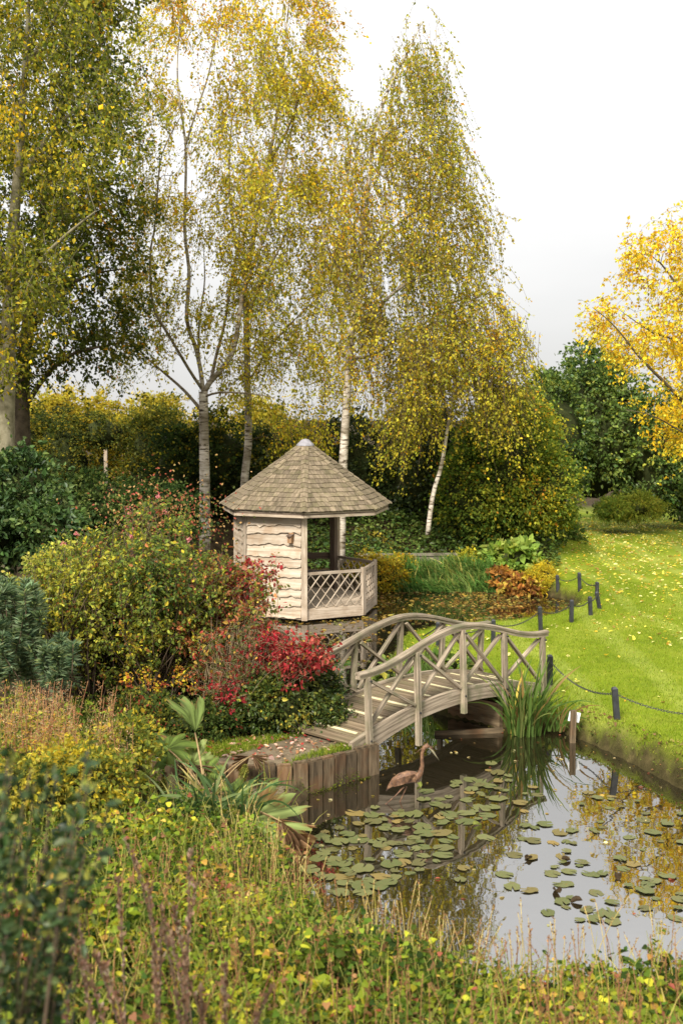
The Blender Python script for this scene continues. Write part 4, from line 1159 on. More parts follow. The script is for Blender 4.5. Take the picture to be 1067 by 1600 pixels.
for k, (x, y, rx, ry, lab) in enumerate(((1000, 792, 38, 24, 'light green low shrub at the foot of the laurels, nearest the right edge'),
                                          (955, 797, 28, 18, 'light green low shrub at the foot of the laurels, nearer the round shrub'))):
    shrub('low_shrub', lab, [blob(x, y, 41.0, rx, ry, 0.8)], 3500, 0.13, pL, NARROW, group='light shrubs below the laurels', seed=k, lump=0.4, loose=1.4)
# dark bushes behind the summerhouse
pD = [((0.02, 0.036, 0.01), 4), ((0.04, 0.06, 0.014), 4), ((0.08, 0.095, 0.018), 1.6), ((0.22, 0.18, 0.02), 0.6)]
shrub('dark_bush', 'dark evergreen bush behind the summerhouse roof',
      [blob(480, 770, 36.5, 95, 110, 1.5), blob(560, 750, 36.5, 80, 100, 1.5), blob(410, 770, 36, 70, 95, 1.4)], 17000, 0.10, pD, OVAL, seed=7, lump=0.2, mat='leaf_gloss')
shrub('dark_bush', 'dark evergreen bush behind the young birch',
      [blob(660, 740, 36, 85, 110, 1.5), blob(730, 750, 36, 70, 90, 1.3)], 12000, 0.10, pD, OVAL, seed=8, lump=0.2, mat='leaf_gloss')
shrub('dark_bush', 'dark evergreen bush between the white trunks left of the summerhouse',
      [blob(345, 745, 36, 70, 100, 1.4), blob(280, 760, 35.5, 60, 100, 1.4)], 12000, 0.10, pD + [((0.30, 0.24, 0.02), 1.2)], OVAL, seed=9, lump=0.2)
# hedge at the left with a gap
pH = [((0.038, 0.054, 0.013), 3), ((0.086, 0.098, 0.017), 3), ((0.184, 0.162, 0.022), 2), ((0.356, 0.280, 0.022), 1.4)]
shrub('tall_hedge', 'tall dense hedge left of the forked birch, with yellow leaves mixed in',
      [blob(225, 740, 38.5, 38, 100, 1.3), blob(262, 730, 39, 45, 95, 1.3)], 12000, 0.085, pH, OVAL, cat='hedge', seed=11, lump=0.25, loose=1.0)
shrub('tall_hedge', 'tall dark hedge behind the left tree trunks',
      [blob(95, 730, 38, 55, 85, 1.3), blob(30, 730, 38, 60, 95, 1.3), blob(-50, 720, 38, 60, 110, 1.3), blob(165, 678, 38.5, 45, 32, 1.0)], 16000, 0.085, pH, OVAL, cat='hedge', seed=12, lump=0.25, loose=1.0)
pY = [((0.391, 0.329, 0.038), 3), ((0.329, 0.250, 0.023), 3), ((0.219, 0.203, 0.031), 2)]
for k, (x, y, rx, ry, lab) in enumerate(((85, 660, 50, 48, 'pale yellow treetop showing above the hedge beside the left trunks'), (160, 670, 50, 44, 'pale yellow treetop above the gap in the hedge'),
                                          (250, 668, 45, 44, 'yellow treetop above the hedge beside the forked birch'), (170, 760, 42, 60, 'bright yellow bush seen through the gap in the hedge'),
                                          (410, 680, 60, 60, 'yellow bush behind the slim birch trunk'), (20, 655, 40, 45, 'yellow treetop behind the pale trunk at the left edge'))):
    shrub('yellow_bush', lab, [blob(x, y, 47 + k, rx, ry, 1.8)], 4500, 0.12, pY, OVAL, group='yellow trees beyond the hedge', seed=20 + k, lump=0.4, loose=1.8)
q = P(166, 740, 40.5)
o = MB().beam((q[0], q[1], 0.2), (q[0], q[1], 3.5), 0.11, 0.11, up=(0, 1, 0)).beam((q[0], q[1], 3.5), (q[0], q[1], 3.56), 0.15, 0.15, up=(0, 1, 0), taper=0.5).build('pale_post', M['oak'])
tag(o, 'pale upright post standing in the gap of the hedge', 'post')
# laurels at the left, in front of the hedge
pLa = [((0.029, 0.058, 0.016), 3), ((0.052, 0.091, 0.023), 4), ((0.104, 0.150, 0.039), 2), ((0.208, 0.247, 0.065), 0.6)]
shrub('laurel_bush', 'dark glossy laurel bush at the left edge below the pale trunk',
      [blob(30, 790, 23.5, 75, 85, 1.0), blob(80, 830, 22.5, 60, 55, 0.9), blob(-30, 840, 22.5, 70, 80, 1.0)], 9000, 0.11, pLa, OVAL, seed=31, lump=0.25, mat='leaf_gloss', loose=0.8)
shrub('laurel_bush', 'dark shrub behind the rose bush, in front of the hedge gap',
      [blob(150, 800, 27, 70, 62, 1.0), blob(240, 810, 28, 70, 58, 1.0)], 8000, 0.085, pLa, OVAL, seed=32, lump=0.25, loose=0.4)

# ivy bank and marginal plants behind the far pond
n = 16000
x = rng.uniform(-3, 8.2, n); y = rng.uniform(31.3, 36.5, n)
keep = (x < 5.9 + (y - 31) * 0.22) & (y > 31.4 + 0.25 * np.maximum(0, x - 3.5) * 0.6)
x, y = x[keep], y[keep]
p3 = np.stack([x, y, height(x, y)], 1)
p3[:, 2] += np.abs(rng.normal(0.16, 0.12, len(x))) * (1 + 0.8 * nz(p3, 1.4))
ivy = leaves('ivy_bank', p3, rng.normal(0, 1, (len(x), 3)) * (1, 1, 0.35) + (0, -0.4, 0), 0.11 * np.exp(rng.normal(0, 0.25, len(x))),
             pick([((0.05, 0.095, 0.018), 4), ((0.09, 0.14, 0.025), 4), ((0.17, 0.21, 0.045), 1.8), ((0.4, 0.32, 0.04), 0.4)], len(x), key_noise(p3, 1.0)), OVAL, 'leaf_gloss', None, 0.9)
tag(ivy, 'dark green ivy covering the bank behind the far pond', 'ivy', kind='stuff')
pS = [((0.09, 0.13, 0.03), 3), ((0.16, 0.2, 0.06), 2), ((0.05, 0.09, 0.02), 3)]
shrub('variegated_shrub', 'low pale leaved shrub where the ivy bank meets the lawn', [blob(835, 838, 34.5, 50, 26, 0.9), blob(880, 836, 35.5, 30, 24, 0.7)], 5000, 0.10, pS, OVAL, seed=33, lump=0.25)
shrub('yellow_plants', 'golden yellow leafy plants behind the lattice railing', [blob(600, 900, 29.9, 36, 30, 0.6), blob(565, 892, 30.2, 30, 24, 0.5), blob(628, 890, 30.6, 26, 22, 0.5)], 7000, 0.06,
      [((0.50, 0.34, 0.02), 3), ((0.38, 0.30, 0.03), 3), ((0.22, 0.2, 0.03), 2), ((0.5, 0.22, 0.02), 0.6)], RHOMB, cat='plants', seed=34, lump=0.3, loose=0.8)

def blades(name, base, height_, lean, width, pal, label=None, cat=None, kind=None, parent=None, segs=4, mat='grass', curl=0.6, seed=0.0, bright=0.2):
    """upright strap leaves, one mesh: base (N,3), height (N,), lean (N,2) horizontal reach, width (N,)"""
    N = len(base); t = np.linspace(0, 1, segs + 1)
    C = pick(pal, N, key_noise(base, 1.5, seed), 0.6, bright)
    az = rng.uniform(0, math.pi, N); wd = np.stack([np.cos(az), np.sin(az), 0 * az], 1)
    V = np.zeros((N, segs + 1, 2, 3))
    for k, u in enumerate(t):
        c = base + np.stack([lean[:, 0] * u ** 2, lean[:, 1] * u ** 2, height_ * (u - curl * np.clip(np.hypot(lean[:, 0], lean[:, 1]) / (height_ + 1e-6), 0, 1.2) * u ** 3 * 0.6)], 1)
        w = width * (1 - u ** 2.2) * 0.5 + 0.0008
        V[:, k, 0] = c - wd * w[:, None]; V[:, k, 1] = c + wd * w[:, None]
    F = []
    for k in range(segs): F.append([2 * k, 2 * k + 1, 2 * k + 3, 2 * k + 2])
    F = np.array(F); K = 2 * (segs + 1)
    FF = (F[None] + (np.arange(N) * K)[:, None, None]).reshape(-1, 4)
    o = mobj(name, V.reshape(-1, 3), FF, M[mat], parent, False, np.repeat(C, K, axis=0))
    if label: tag(o, label, cat, None, kind)
    elif kind: tag(o, kind=kind)
    return o
# reed bed
n = 2300
x = rng.uniform(1.2, 4.1, n); y = rng.uniform(29.55, 30.9, n)
b = np.stack([x, y, np.maximum(height(x, y), -0.05)], 1)
blades('reed_bed', b, (0.28 + 0.38 * rng.random(n)) * (1 + 0.35 * nz(b, 2.5)), rng.normal((-0.32, -0.1), 0.22, (n, 2)), rng.uniform(0.025, 0.045, n),
       [((0.06, 0.13, 0.025), 3), ((0.10, 0.20, 0.04), 3), ((0.20, 0.27, 0.07), 1.5), ((0.36, 0.33, 0.09), 0.7)], 'bright green reeds along the back of the far pond', 'reeds', 'stuff', segs=4)
shrub('hosta_clump', 'light green broad leaved clump above the reeds', [blob(800, 872, 31.2, 38, 24, 0.6), blob(770, 880, 31.3, 30, 20, 0.5)], 1500, 0.20,
      [((0.24, 0.33, 0.06), 3), ((0.38, 0.43, 0.10), 2), ((0.10, 0.17, 0.035), 2)], OVAL, cat='plants', seed=35, lump=0.3, loose=1.0, up=0.7)
shrub('yellow_ferns', 'yellow ferns beside the farthest black post', [blob(848, 905, 29.6, 22, 24, 0.45), blob(835, 912, 29.4, 22, 20, 0.4)], 2600, 0.10,
      [((0.52, 0.38, 0.02), 3), ((0.40, 0.34, 0.03), 2), ((0.30, 0.26, 0.03), 1.5)], NARROW, cat='ferns', seed=36, lump=0.3, loose=1.0)
shrub('bronze_leaves', 'brown and orange dying leaves at the water edge below the ferns', [blob(815, 918, 29.3, 30, 16, 0.5), blob(785, 905, 29.8, 22, 16, 0.4)], 1700, 0.12,
      [((0.32, 0.14, 0.03), 3), ((0.42, 0.22, 0.05), 2), ((0.16, 0.07, 0.02), 2), ((0.4, 0.3, 0.05), 1)], OVAL, cat='plants', seed=37, lump=0.3, loose=0.8)
shrub('yellow_green_plants', 'yellow green leafy plants in the middle of the reeds', [blob(735, 882, 31.4, 36, 18, 0.5)], 2200, 0.08,
      [((0.28, 0.30, 0.03), 3), ((0.42, 0.36, 0.03), 2), ((0.12, 0.16, 0.03), 2)], OVAL, cat='plants', seed=38, lump=0.3, loose=0.8)

# fallen leaves floating on the far pond, thick at the back
n = 9000
x = rng.uniform(-2, 5.8, n); y = rng.uniform(20.5, 29.9, n)
d = sdf(x, y, POND)
p3 = np.stack([x, y, np.full(n, 0.006)], 1)
keep = (d < -0.03) & (rng.random(n) < np.clip(0.05 + 0.7 * nz(p3, 1.3) + (y - 22.5) * 0.09, 0.05, 0.85)) & (np.hypot(x - GZ[0], y - GZ[1]) > 1.5)
p3 = p3[keep]; n = len(p3); p3[:, 2] += rng.random(n) * 0.006
o = leaves('floating_leaves', p3, rng.normal(0, 1, (n, 3)) * (1, 1, 0.03), 0.085 * np.exp(rng.normal(0, 0.3, n)),
           pick([((0.22, 0.13, 0.03), 3), ((0.36, 0.26, 0.06), 2), ((0.10, 0.06, 0.02), 3), ((0.15, 0.15, 0.05), 2)], n), OVAL, 'leaf', None, 6.0)
tag(o, 'yellow and brown fallen leaves floating on the far pond', 'fallen leaves', kind='stuff')

# fallen leaves on the lawn
n = 15000
y = 16 + 31 * rng.random(n) ** 0.75; x = rng.uniform(1.0, 15, n)
p3 = np.stack([x, y, height(x, y) + 0.022], 1)
keep = (lawn_mask(x, y) > 0.6) & (sdf(x, y, POND) > 0.05) & (rng.random(n) < np.clip(0.12 + 0.75 * nz(p3, 0.55) + 0.25 * nz(p3, 2.0) + (y - 20) * 0.035, 0.05, 1))
p3 = p3[keep]; n = len(p3)
o = leaves('fallen_leaves', p3, rng.normal(0, 1, (n, 3)) * (1, 1, 0.25), 0.075 * np.exp(rng.normal(0, 0.3, n)),
           pick([((0.66, 0.54, 0.08), 3), ((0.72, 0.64, 0.25), 3), ((0.5, 0.3, 0.03), 2), ((0.3, 0.18, 0.05), 1)], n), OVAL, 'leaf', None, 2.5)
tag(o, 'yellow birch leaves scattered over the lawn', 'fallen leaves', kind='stuff')

# short grass on the lawn, fringe hanging over the banks, grass on the island
n = 150000
x = rng.uniform(0.6, 10.5, n); y = 13 + 16 * rng.random(n) ** 1.2
keep = (lawn_mask(x, y) * sstep(0.02, 0.15, sdf(x, y, POND)) > rng.random(n)) & (np.abs(x) < 0.31 * y + 0.3)
x, y = x[keep], y[keep]; n = len(x)
b = np.stack([x, y, height(x, y) - 0.004], 1)
hh = rng.uniform(0.02, 0.05, n)
blades('lawn_grass', b, hh, rng.normal(0, 0.018, (n, 2)), rng.uniform(0.006, 0.011, n),
       [((0.12, 0.18, 0.008), 3), ((0.17, 0.235, 0.012), 4), ((0.27, 0.30, 0.03), 2), ((0.36, 0.33, 0.08), 0.4)], 'short mown grass of the lawn', 'grass', 'stuff', segs=1, curl=0.3, bright=0.15)
n = 60000
x = rng.uniform(0.5, 6.2, n); y = rng.uniform(9.5, 27, n)
d = sdf(x, y, POND)
keep = (lawn_mask(x, y) > 0.25) & (d > 0.01) & (d < 0.42) & (rng.random(n) < 0.25 + 0.5 * sstep(0.08, 0.3, d) + 0.3 * nz(np.stack([x, y, x * 0], 1), 3.0))
x, y, d = x[keep], y[keep], d[keep]; n = len(x)
b = np.stack([x, y, height(x, y) - 0.005], 1)
ex, ey = sdf(x + 0.01, y, POND) - d, sdf(x, y + 0.01, POND) - d
hh = rng.uniform(0.03, 0.13, n) * (1.15 - d)
blades('bank_grass', b, hh, -np.stack([ex, ey], 1) * 100 * (hh * 0.9)[:, None] + rng.normal(0, 0.03, (n, 2)), rng.uniform(0.004, 0.009, n),
       [((0.07, 0.10, 0.008), 3), ((0.13, 0.17, 0.012), 4), ((0.24, 0.22, 0.05), 2), ((0.2, 0.11, 0.05), 0.8)], 'rough grass fringing the pond banks', 'grass', 'stuff', segs=2, curl=1.0)
n = 52000
x = rng.uniform(-2.9, 0.55, n); y = rng.uniform(13.55, 15.1, n)
keep = (sdf(x, y, POND) > 0.05) & (lawn_mask(x, y) > rng.random(n) * 0.7) & (rng.random(n) < 0.55 + 0.4 * nz(np.stack([x, y, x * 0], 1), 2.5))
dw = np.min(np.hypot(x[:, None] - wp[None, :, 0], y[:, None] - wp[None, :, 1]), axis=1)
keep &= (y > 13.6) & (np.abs((x - 0.0) * 0.707 - (y - 14.85) * 0.707) + 0.2 > 0.25 + 0.3 * (x > -1.6))
x, y = x[keep], y[keep]; n = len(x)
b = np.stack([x, y, height(x, y) - 0.004], 1)
blades('island_grass', b, rng.uniform(0.025, 0.09, n), rng.normal(0, 0.03, (n, 2)), rng.uniform(0.004, 0.008, n),
       [((0.10, 0.16, 0.01), 3), ((0.17, 0.22, 0.02), 3), ((0.3, 0.28, 0.05), 1)], 'thin grass on top of the timber wall bank', 'grass', 'stuff', segs=2)
n = 420
x = rng.uniform(-2.6, 0.3, n); y = 13.7 + np.abs(rng.normal(0, 0.8, n)) + 0.3 * (x > -0.6)
keep = sdf(x, y, POND) > 0.06
x, y = x[keep], y[keep]; n = len(x)
p3 = np.stack([x, y, height(x, y) + 0.03], 1)
o = leaves('fallen_red_leaves', p3, rng.normal(0, 1, (n, 3)) * (1, 1, 0.3), 0.055 * np.exp(rng.normal(0, 0.3, n)),
           pick([((0.35, 0.05, 0.04), 2), ((0.55, 0.36, 0.27), 3), ((0.45, 0.25, 0.12), 2), ((0.2, 0.09, 0.05), 2)], n), OVAL, 'leaf', None, 2.0)
tag(o, 'pink and red fallen leaves under the red bush', 'fallen leaves', kind='stuff')

# weeds and debris on the earth bank of the lawn
n = 9000
x = rng.uniform(2.4, 5.4, n); y = rng.uniform(8.6, 17, n); d = sdf(x, y, POND)
keep = (d > 0.005) & (d < 0.3) & (lawn_mask(x, y) > 0.05) & (rng.random(n) < 0.55 + 0.5 * nz(np.stack([x, y, x * 0], 1), 3.5, 2.0))
x, y = x[keep], y[keep]; n = len(x)
p3 = np.stack([x, y, height(x, y) + 0.015 + 0.02 * rng.random(n)], 1)
o = leaves('bank_weeds', p3, rng.normal(0, 1, (n, 3)) * (1, 1, 0.5), 0.04 * np.exp(rng.normal(0, 0.35, n)), pick([((0.05, 0.07, 0.015), 3), ((0.12, 0.14, 0.03), 2), ((0.16, 0.09, 0.04), 3), ((0.32, 0.24, 0.09), 1)], n, key_noise(p3, 3.0)), OVAL, 'leaf', None, 0.8)
tag(o, 'small weeds and dead leaves on the earth bank below the lawn', 'weeds', kind='stuff')

# ------------------------------------------------------------------ shrubs on the island
pR = [((0.062, 0.100, 0.022), 3), ((0.150, 0.194, 0.035), 4), ((0.300, 0.312, 0.050), 3.2), ((0.500, 0.413, 0.037), 1.6), ((0.275, 0.112, 0.037), 1.2)]
rs = empty('rose_bush', P(230, 1100, 16.8) * (1, 1, 0) + (0, 0, 0.4)); tag(rs, 'large tangled rose bush with yellow green leaves and a few pink blooms', 'shrub')
rroots = [np.array([*P(x, 1090, d)[:2], 0.4]) for x, d in ((120, 16.6), (180, 17.2), (240, 16.6), (300, 17.0), (260, 17.6))]
envR = [(20, 900), (60, 860), (110, 835), (160, 815), (200, 782), (250, 775), (290, 800), (330, 835), (365, 860), (390, 890), (375, 940), (360, 1000), (330, 1050), (250, 1075), (160, 1080), (110, 1050), (60, 1010), (20, 960)]
envR3 = [(10, 880), (60, 850), (120, 840), (140, 880), (100, 940), (30, 950)]
envR2 = [(20, 900), (60, 860), (110, 835), (170, 835), (180, 900), (170, 1000), (120, 1050), (60, 1010)]
canes(rs, rroots, [(envR, 16.9, 1.1, 520, 6, 9, 0.052, pR, OVAL, 0.2), (envR2, 16.3, 0.6, 150, 6, 9, 0.052, [((0.26, 0.28, 0.05), 3), ((0.40, 0.37, 0.05), 2.5), ((0.13, 0.17, 0.03), 2)], OVAL, 0.2),
      (envR3, 17.2, 0.5, 70, 6, 8, 0.055, [((0.34, 0.36, 0.08), 3), ((0.46, 0.42, 0.08), 2), ((0.18, 0.22, 0.04), 2)], OVAL, 0.2),
      ([(170, 860), (300, 850), (350, 900), (340, 980), (250, 1010), (180, 980)], 16.0, 0.4, 120, 6, 9, 0.055, pR, OVAL, 0.2),
      ([(290, 850), (350, 860), (410, 890), (425, 940), (420, 1000), (390, 1050), (320, 1060), (290, 980)], 16.2, 0.5, 170, 6, 8, 0.052, [((0.30, 0.09, 0.04), 3), ((0.15, 0.16, 0.03), 4), ((0.34, 0.30, 0.05), 2), ((0.46, 0.17, 0.07), 2.5), ((0.08, 0.10, 0.02), 3)], OVAL, 0.2)], 'twig', 2.0)
hull('shade_hull', [blob(230, 960, 17.3, 80, 90, 0.6), blob(150, 985, 17.0, 60, 60, 0.5), blob(290, 1000, 17.2, 60, 70, 0.5)], 0.9, 'core', rs)  # added dark hulls, shade for the inside of the bush
rp, rc = [], []
for (x, y) in ((247, 777), (202, 795), (204, 803), (203, 817), (209, 829), (206, 838), (220, 875), (210, 893), (194, 955), (297, 843), (100, 850), (258, 800), (120, 835)):
    c = P(x, y, 16.5 if y > 830 else 17.5)
    for k in range(16):
        rp.append(c + rng.normal(0, 0.008, 3)); rc.append(np.array((0.62, 0.26, 0.28)) * rng.uniform(0.8, 1.2))
rp = np.array(rp)
leaves('blooms', rp, rand_dir(len(rp)) + (0, -0.3, 0.4), 0.045, np.array(rc), OVAL, 'leaf', rs)
# reddish young shoots on top
n = 1700; c = P(255, 810, 17.6)
pts = c + rng.normal(0, 1, (n, 3)) * (0.5, 0.3, 0.32)
leaves('red_shoots', pts, rand_dir(n) + (0, 0, 0.2), 0.05, pick([((0.30, 0.08, 0.05), 2), ((0.4, 0.24, 0.1), 2), ((0.1, 0.12, 0.03), 3)], n), OVAL, 'leaf', rs)

pRed = [((0.336, 0.028, 0.036), 4), ((0.240, 0.024, 0.024), 3), ((0.416, 0.096, 0.072), 2), ((0.160, 0.032, 0.024), 2), ((0.096, 0.104, 0.024), 0.7), ((0.400, 0.224, 0.040), 0.4)]
rb = empty('red_bush', P(350, 1100, 15.6)); tag(rb, 'bush with crimson autumn leaves and pale arching twigs before the summerhouse', 'shrub')
M['branchpale'] = plain_mat('pale_twig', (0.15, 0.11, 0.06), (0.28, 0.21, 0.12), 9, 0.85, 0.15)
root = P(345, 1105, 15.9); root[2] = 0.4
root2 = P(390, 1090, 15.6); root2[2] = 0.4
pRm = [((0.20, 0.05, 0.03), 2), ((0.10, 0.11, 0.03), 3), ((0.36, 0.06, 0.04), 2), ((0.4, 0.26, 0.05), 1.5)]
canes(rb, [root, root2], [([(310, 885), (345, 865), (400, 862), (440, 880), (420, 900), (395, 915), (330, 915)], 16.5, 0.35, 60, 6, 6, 0.055, pRed + [((0.13, 0.15, 0.03), 3), ((0.5, 0.22, 0.14), 2)], OVAL, 0.5),
      ([(400, 975), (430, 968), (470, 980), (500, 1000), (530, 1015), (528, 1032), (490, 1030), (440, 1008), (400, 990)], 15.3, 0.3, 30, 6, 5, 0.058, pRed, OVAL, 0.6),
      ([(440, 1000), (480, 995), (525, 1015), (528, 1042), (490, 1045), (450, 1030)], 14.75, 0.15, 30, 6, 6, 0.058, pRed, OVAL, 0.6),
      ([(285, 1000), (360, 960), (420, 930), (430, 1000), (400, 1060), (370, 1115), (310, 1100)], 15.4, 0.6, 90, 4, 4, 0.055, pRm, OVAL, 0.5),
      ([(330, 1040), (385, 1030), (400, 1080), (370, 1115), (330, 1110)], 15.0, 0.3, 16, 4, 4, 0.058, pRed, OVAL, 0.7)], 'branchpale', 5.0, 0.006)
pIv = [((0.028, 0.045, 0.01), 3), ((0.05, 0.075, 0.015), 4), ((0.11, 0.12, 0.02), 2), ((0.28, 0.23, 0.03), 0.7)]
shrub('ivy_mound', 'dark rounded ivy mound beside the left end of the bridge',
      [blob(450, 1095, 15.3, 62, 58, 0.5), blob(495, 1092, 15.5, 40, 56, 0.45), blob(410, 1105, 15.2, 40, 40, 0.4), blob(518, 1118, 15.1, 26, 30, 0.28)], 9000, 0.055, pIv, OVAL, seed=43, lump=0.2, mat='leaf_gloss', loose=0.4, keyf=2.0, freq=2.5)
shrub('ground_ivy', 'dark low ivy and soil plants under the rose bush', [blob(300, 1125, 15.0, 95, 26, 0.55), blob(200, 1120, 15.0, 80, 34, 0.6)], 6000, 0.05, pIv + [((0.24, 0.06, 0.03), 0.6)], OVAL, cat='plants', seed=44, lump=0.3, loose=0.6)
shrub('amber_leaves', 'row of yellow and orange leaves hanging at the foot of the rose bush', [blob(255, 1060, 15.6, 60, 18, 0.4)], 240, 0.045,
      [((0.5, 0.40, 0.03), 3), ((0.4, 0.2, 0.03), 1), ((0.3, 0.07, 0.03), 1)], OVAL, cat='plants', core=0, seed=45, lump=0.4, loose=1.0)

# blue green spurge with bottle-brush shoots
def whorls(name, label, spots, pal, cat='shrub', L=(0.45, 0.9), leafL=0.075, per=70, stemmat='stemred'):
    e = empty(name, np.mean([s for s in spots], axis=0) * (1, 1, 0) + (0, 0, 0.4)); tag(e, label, cat)
    pos, ax, st = [], [], []
    for s in spots:
        ln = rng.uniform(*L); d = unit(np.array([rng.normal(0, 0.3), -0.15 + rng.normal(0, 0.25), 1.0]))
        top = np.asarray(s); bot = top - d * ln
        bot = np.array([bot[0], bot[1], bot[2]])
        t = np.linspace(0, 1, 5)[:, None]
        st.append((bot + (top - bot) * t, np.linspace(0.009, 0.006, 5)))
        u = rng.random(per) ** 0.6
        q = bot + (top - bot) * (0.25 + 0.75 * u)[:, None]
        a = rng.uniform(0, 2 * math.pi, per)
        pos.append(q); ax.append(np.stack([np.cos(a), np.sin(a), 0.1 + 1.1 * (u - 0.35)], 1))
    pos, ax = np.concatenate(pos), np.concatenate(ax)
    tubes('stems', st, stemmat, e, 4)
    leaves('foliage', pos, ax, leafL * np.exp(rng.normal(0, 0.15, len(pos))), pick(pal, len(pos)), NARROW, 'leaf', e)
    return e
pE = [((0.12, 0.17, 0.085), 4), ((0.20, 0.26, 0.14), 3), ((0.06, 0.10, 0.055), 3), ((0.23, 0.27, 0.11), 1)]
sp_ = [P(rng.uniform(-15, 62), rng.uniform(905, 1050), 14.6 + rng.uniform(-0.5, 0.7)) for _ in range(64)] + [P(rng.normal(92, 16), rng.normal(1030, 18), 14.0 + rng.uniform(-0.2, 0.3)) for _ in range(20)]
whorls('spurge_clump', 'blue green spurge with bottle brush shoots at the left edge', sp_, pE, L=(0.3, 0.5), leafL=0.115, per=130, stemmat='twig')

# plants seen behind and beside the bridge on the channel
n = 420
x = rng.uniform(-0.75, -0.05, n) ; y = rng.uniform(15.7, 18.2, n)
b = np.stack([x, y, np.maximum(height(x, y), 0.0)], 1)
blades('channel_irises', b, rng.uniform(0.35, 0.75, n), rng.normal(0, 0.2, (n, 2)), rng.uniform(0.014, 0.026, n),
       [((0.05, 0.11, 0.025), 3), ((0.10, 0.17, 0.04), 3), ((0.3, 0.28, 0.06), 0.6)], 'clumps of iris leaves in the channel behind the left end of the bridge', 'irises', 'stuff')
for k, (px, py, lab) in enumerate(((545, 1040, 'green leafy marginal plant behind the left end of the far bridge railing'), (612, 1055, 'yellow green leafy plant behind the middle posts of the bridge'), (700, 1040, 'low green plant on the lawn edge seen through the bridge railing'))):
    q = gpt(px, py + 12)
    shrub('marginal_plant', lab, [((q[0], q[1], q[2] + 0.14), (0.34, 0.3, 0.22))], 420, 0.11, [((0.10, 0.16, 0.03), 3), ((0.2, 0.25, 0.06), 2), ((0.36, 0.32, 0.05), 1)], OVAL, cat='plant', core=0.4, seed=50 + k, loose=1.0, up=0.6, group='plants on the channel bank')
n = 160
b = np.stack([rng.uniform(0.9, 1.5, n), rng.uniform(17.6, 18.9, n), np.zeros(n)], 1); b[:, 2] = np.maximum(height(b[:, 0], b[:, 1]), 0)
blades('channel_reeds', b, rng.uniform(0.35, 0.7, n), rng.normal(0, 0.18, (n, 2)), rng.uniform(0.014, 0.025, n), [((0.07, 0.13, 0.03), 3), ((0.14, 0.2, 0.05), 3)],
       'reed leaves standing behind the middle of the bridge', 'reeds', 'stuff')

# strap-leaved clumps whose blades can be told apart: each blade is a part
def strap(name_, pts, w, colr, parent, mat='grass'):
    pts = np.asarray(pts, float); n = len(pts)
    tan = unit(np.gradient(pts, axis=0)); a0 = rng.uniform(0, math.pi)
    side = unit(np.cross(tan, np.array([math.cos(a0), math.sin(a0), 0.15]))); nr = np.cross(side, tan)
    u = np.linspace(0, 1, n); ww = w * np.minimum(1, 1.25 * (1 - u ** 2.5)) * 0.5 + 0.001
    V = np.stack([pts - side * ww[:, None], pts + nr * (ww * 0.25)[:, None], pts + side * ww[:, None]], 1).reshape(-1, 3)
    F = []
    for k in range(n - 1):
        for j in (0, 1): F.append((3 * k + j, 3 * k + j + 1, 3 * k + 4 + j, 3 * k + 3 + j))
    C = np.tile(np.asarray(colr), (len(V), 1)) * (0.85 + 0.3 * np.repeat(u, 3)[:, None])
    return mobj(name_, V, np.array(F), M[mat], parent, True, C)
def clump(name, label, cat, centre, rad, n, L, w, pal, bend=0.6, dirbias=(0, 0), zmin=0.0, tips=None):
    e = empty(name, centre); tag(e, label, cat)
    C = pick(pal, n)
    for i in range(n):
        a = rng.uniform(0, 6.283); r = rad * math.sqrt(rng.random())
        b = np.array([centre[0] + r * math.cos(a), centre[1] + r * math.sin(a) * 0.8, centre[2]])
        ln = rng.uniform(*L); d = np.array([math.cos(a) * 0.6 + rng.normal(0, 0.5) + dirbias[0], math.sin(a) * 0.6 + rng.normal(0, 0.5) + dirbias[1]])
        k = min(bend * abs(rng.normal(0.55, 0.35)) + 0.05, 0.9)
        t = np.linspace(0, 1, 9)
        hz = np.cumsum(np.concatenate([[0], np.diff(t)]) * np.clip(np.sin(k * 2.6 * t), -1, 1)); vz = np.cumsum(np.concatenate([[0], np.diff(t)]) * np.cos(k * 2.6 * t))
        du = d / (np.linalg.norm(d) + 1e-6)
        pts = np.stack([b[0] + du[0] * hz * ln + 0.05 * d[0] * t, b[1] + du[1] * hz * ln + 0.05 * d[1] * t, np.maximum(b[2] + vz * ln, zmin + 0.01 * rng.random())], 1)
        strap('blade', pts, rng.uniform(*w), C[i], e)
    return e
pI = [((0.06, 0.11, 0.02), 4), ((0.10, 0.16, 0.035), 4), ((0.19, 0.23, 0.06), 2), ((0.40, 0.33, 0.06), 0.6), ((0.26, 0.17, 0.06), 0.5)]
clump('reed_clump', 'tall clump of green flag iris leaves at the right end of the bridge', 'reeds', G(822, 1148, 0.0), 0.26, 95, (0.6, 1.3), (0.02, 0.042), pI, 0.46, (0.1, -0.25), 0.0)
clump('reed_clump', 'short tuft of iris leaves and dead stems beside the white card', 'reeds', G(868, 1142, 0.05), 0.14, 26, (0.35, 0.85), (0.015, 0.032), pI + [((0.3, 0.18, 0.08), 2)], 0.8, (0.3, 0.0), 0.0)
pI2 = [((0.05, 0.09, 0.03), 4), ((0.09, 0.14, 0.05), 4), ((0.17, 0.22, 0.09), 3), ((0.34, 0.30, 0.10), 0.8)]
clump('iris_clump', 'arching iris leaves sprawling in front of the timber wall', 'irises', gpt(352, 1282), 0.34, 80, (0.45, 0.85), (0.02, 0.036), pI2, 1.0, (-0.25, -0.3), 0.05)
clump('iris_clump', 'grey green upright iris leaves beside the brown gunnera stalks', 'irises', gpt(300, 1285), 0.25, 36, (0.35, 0.65), (0.02, 0.036), pI2, 0.85, (-0.1, -0.2), 0.1)
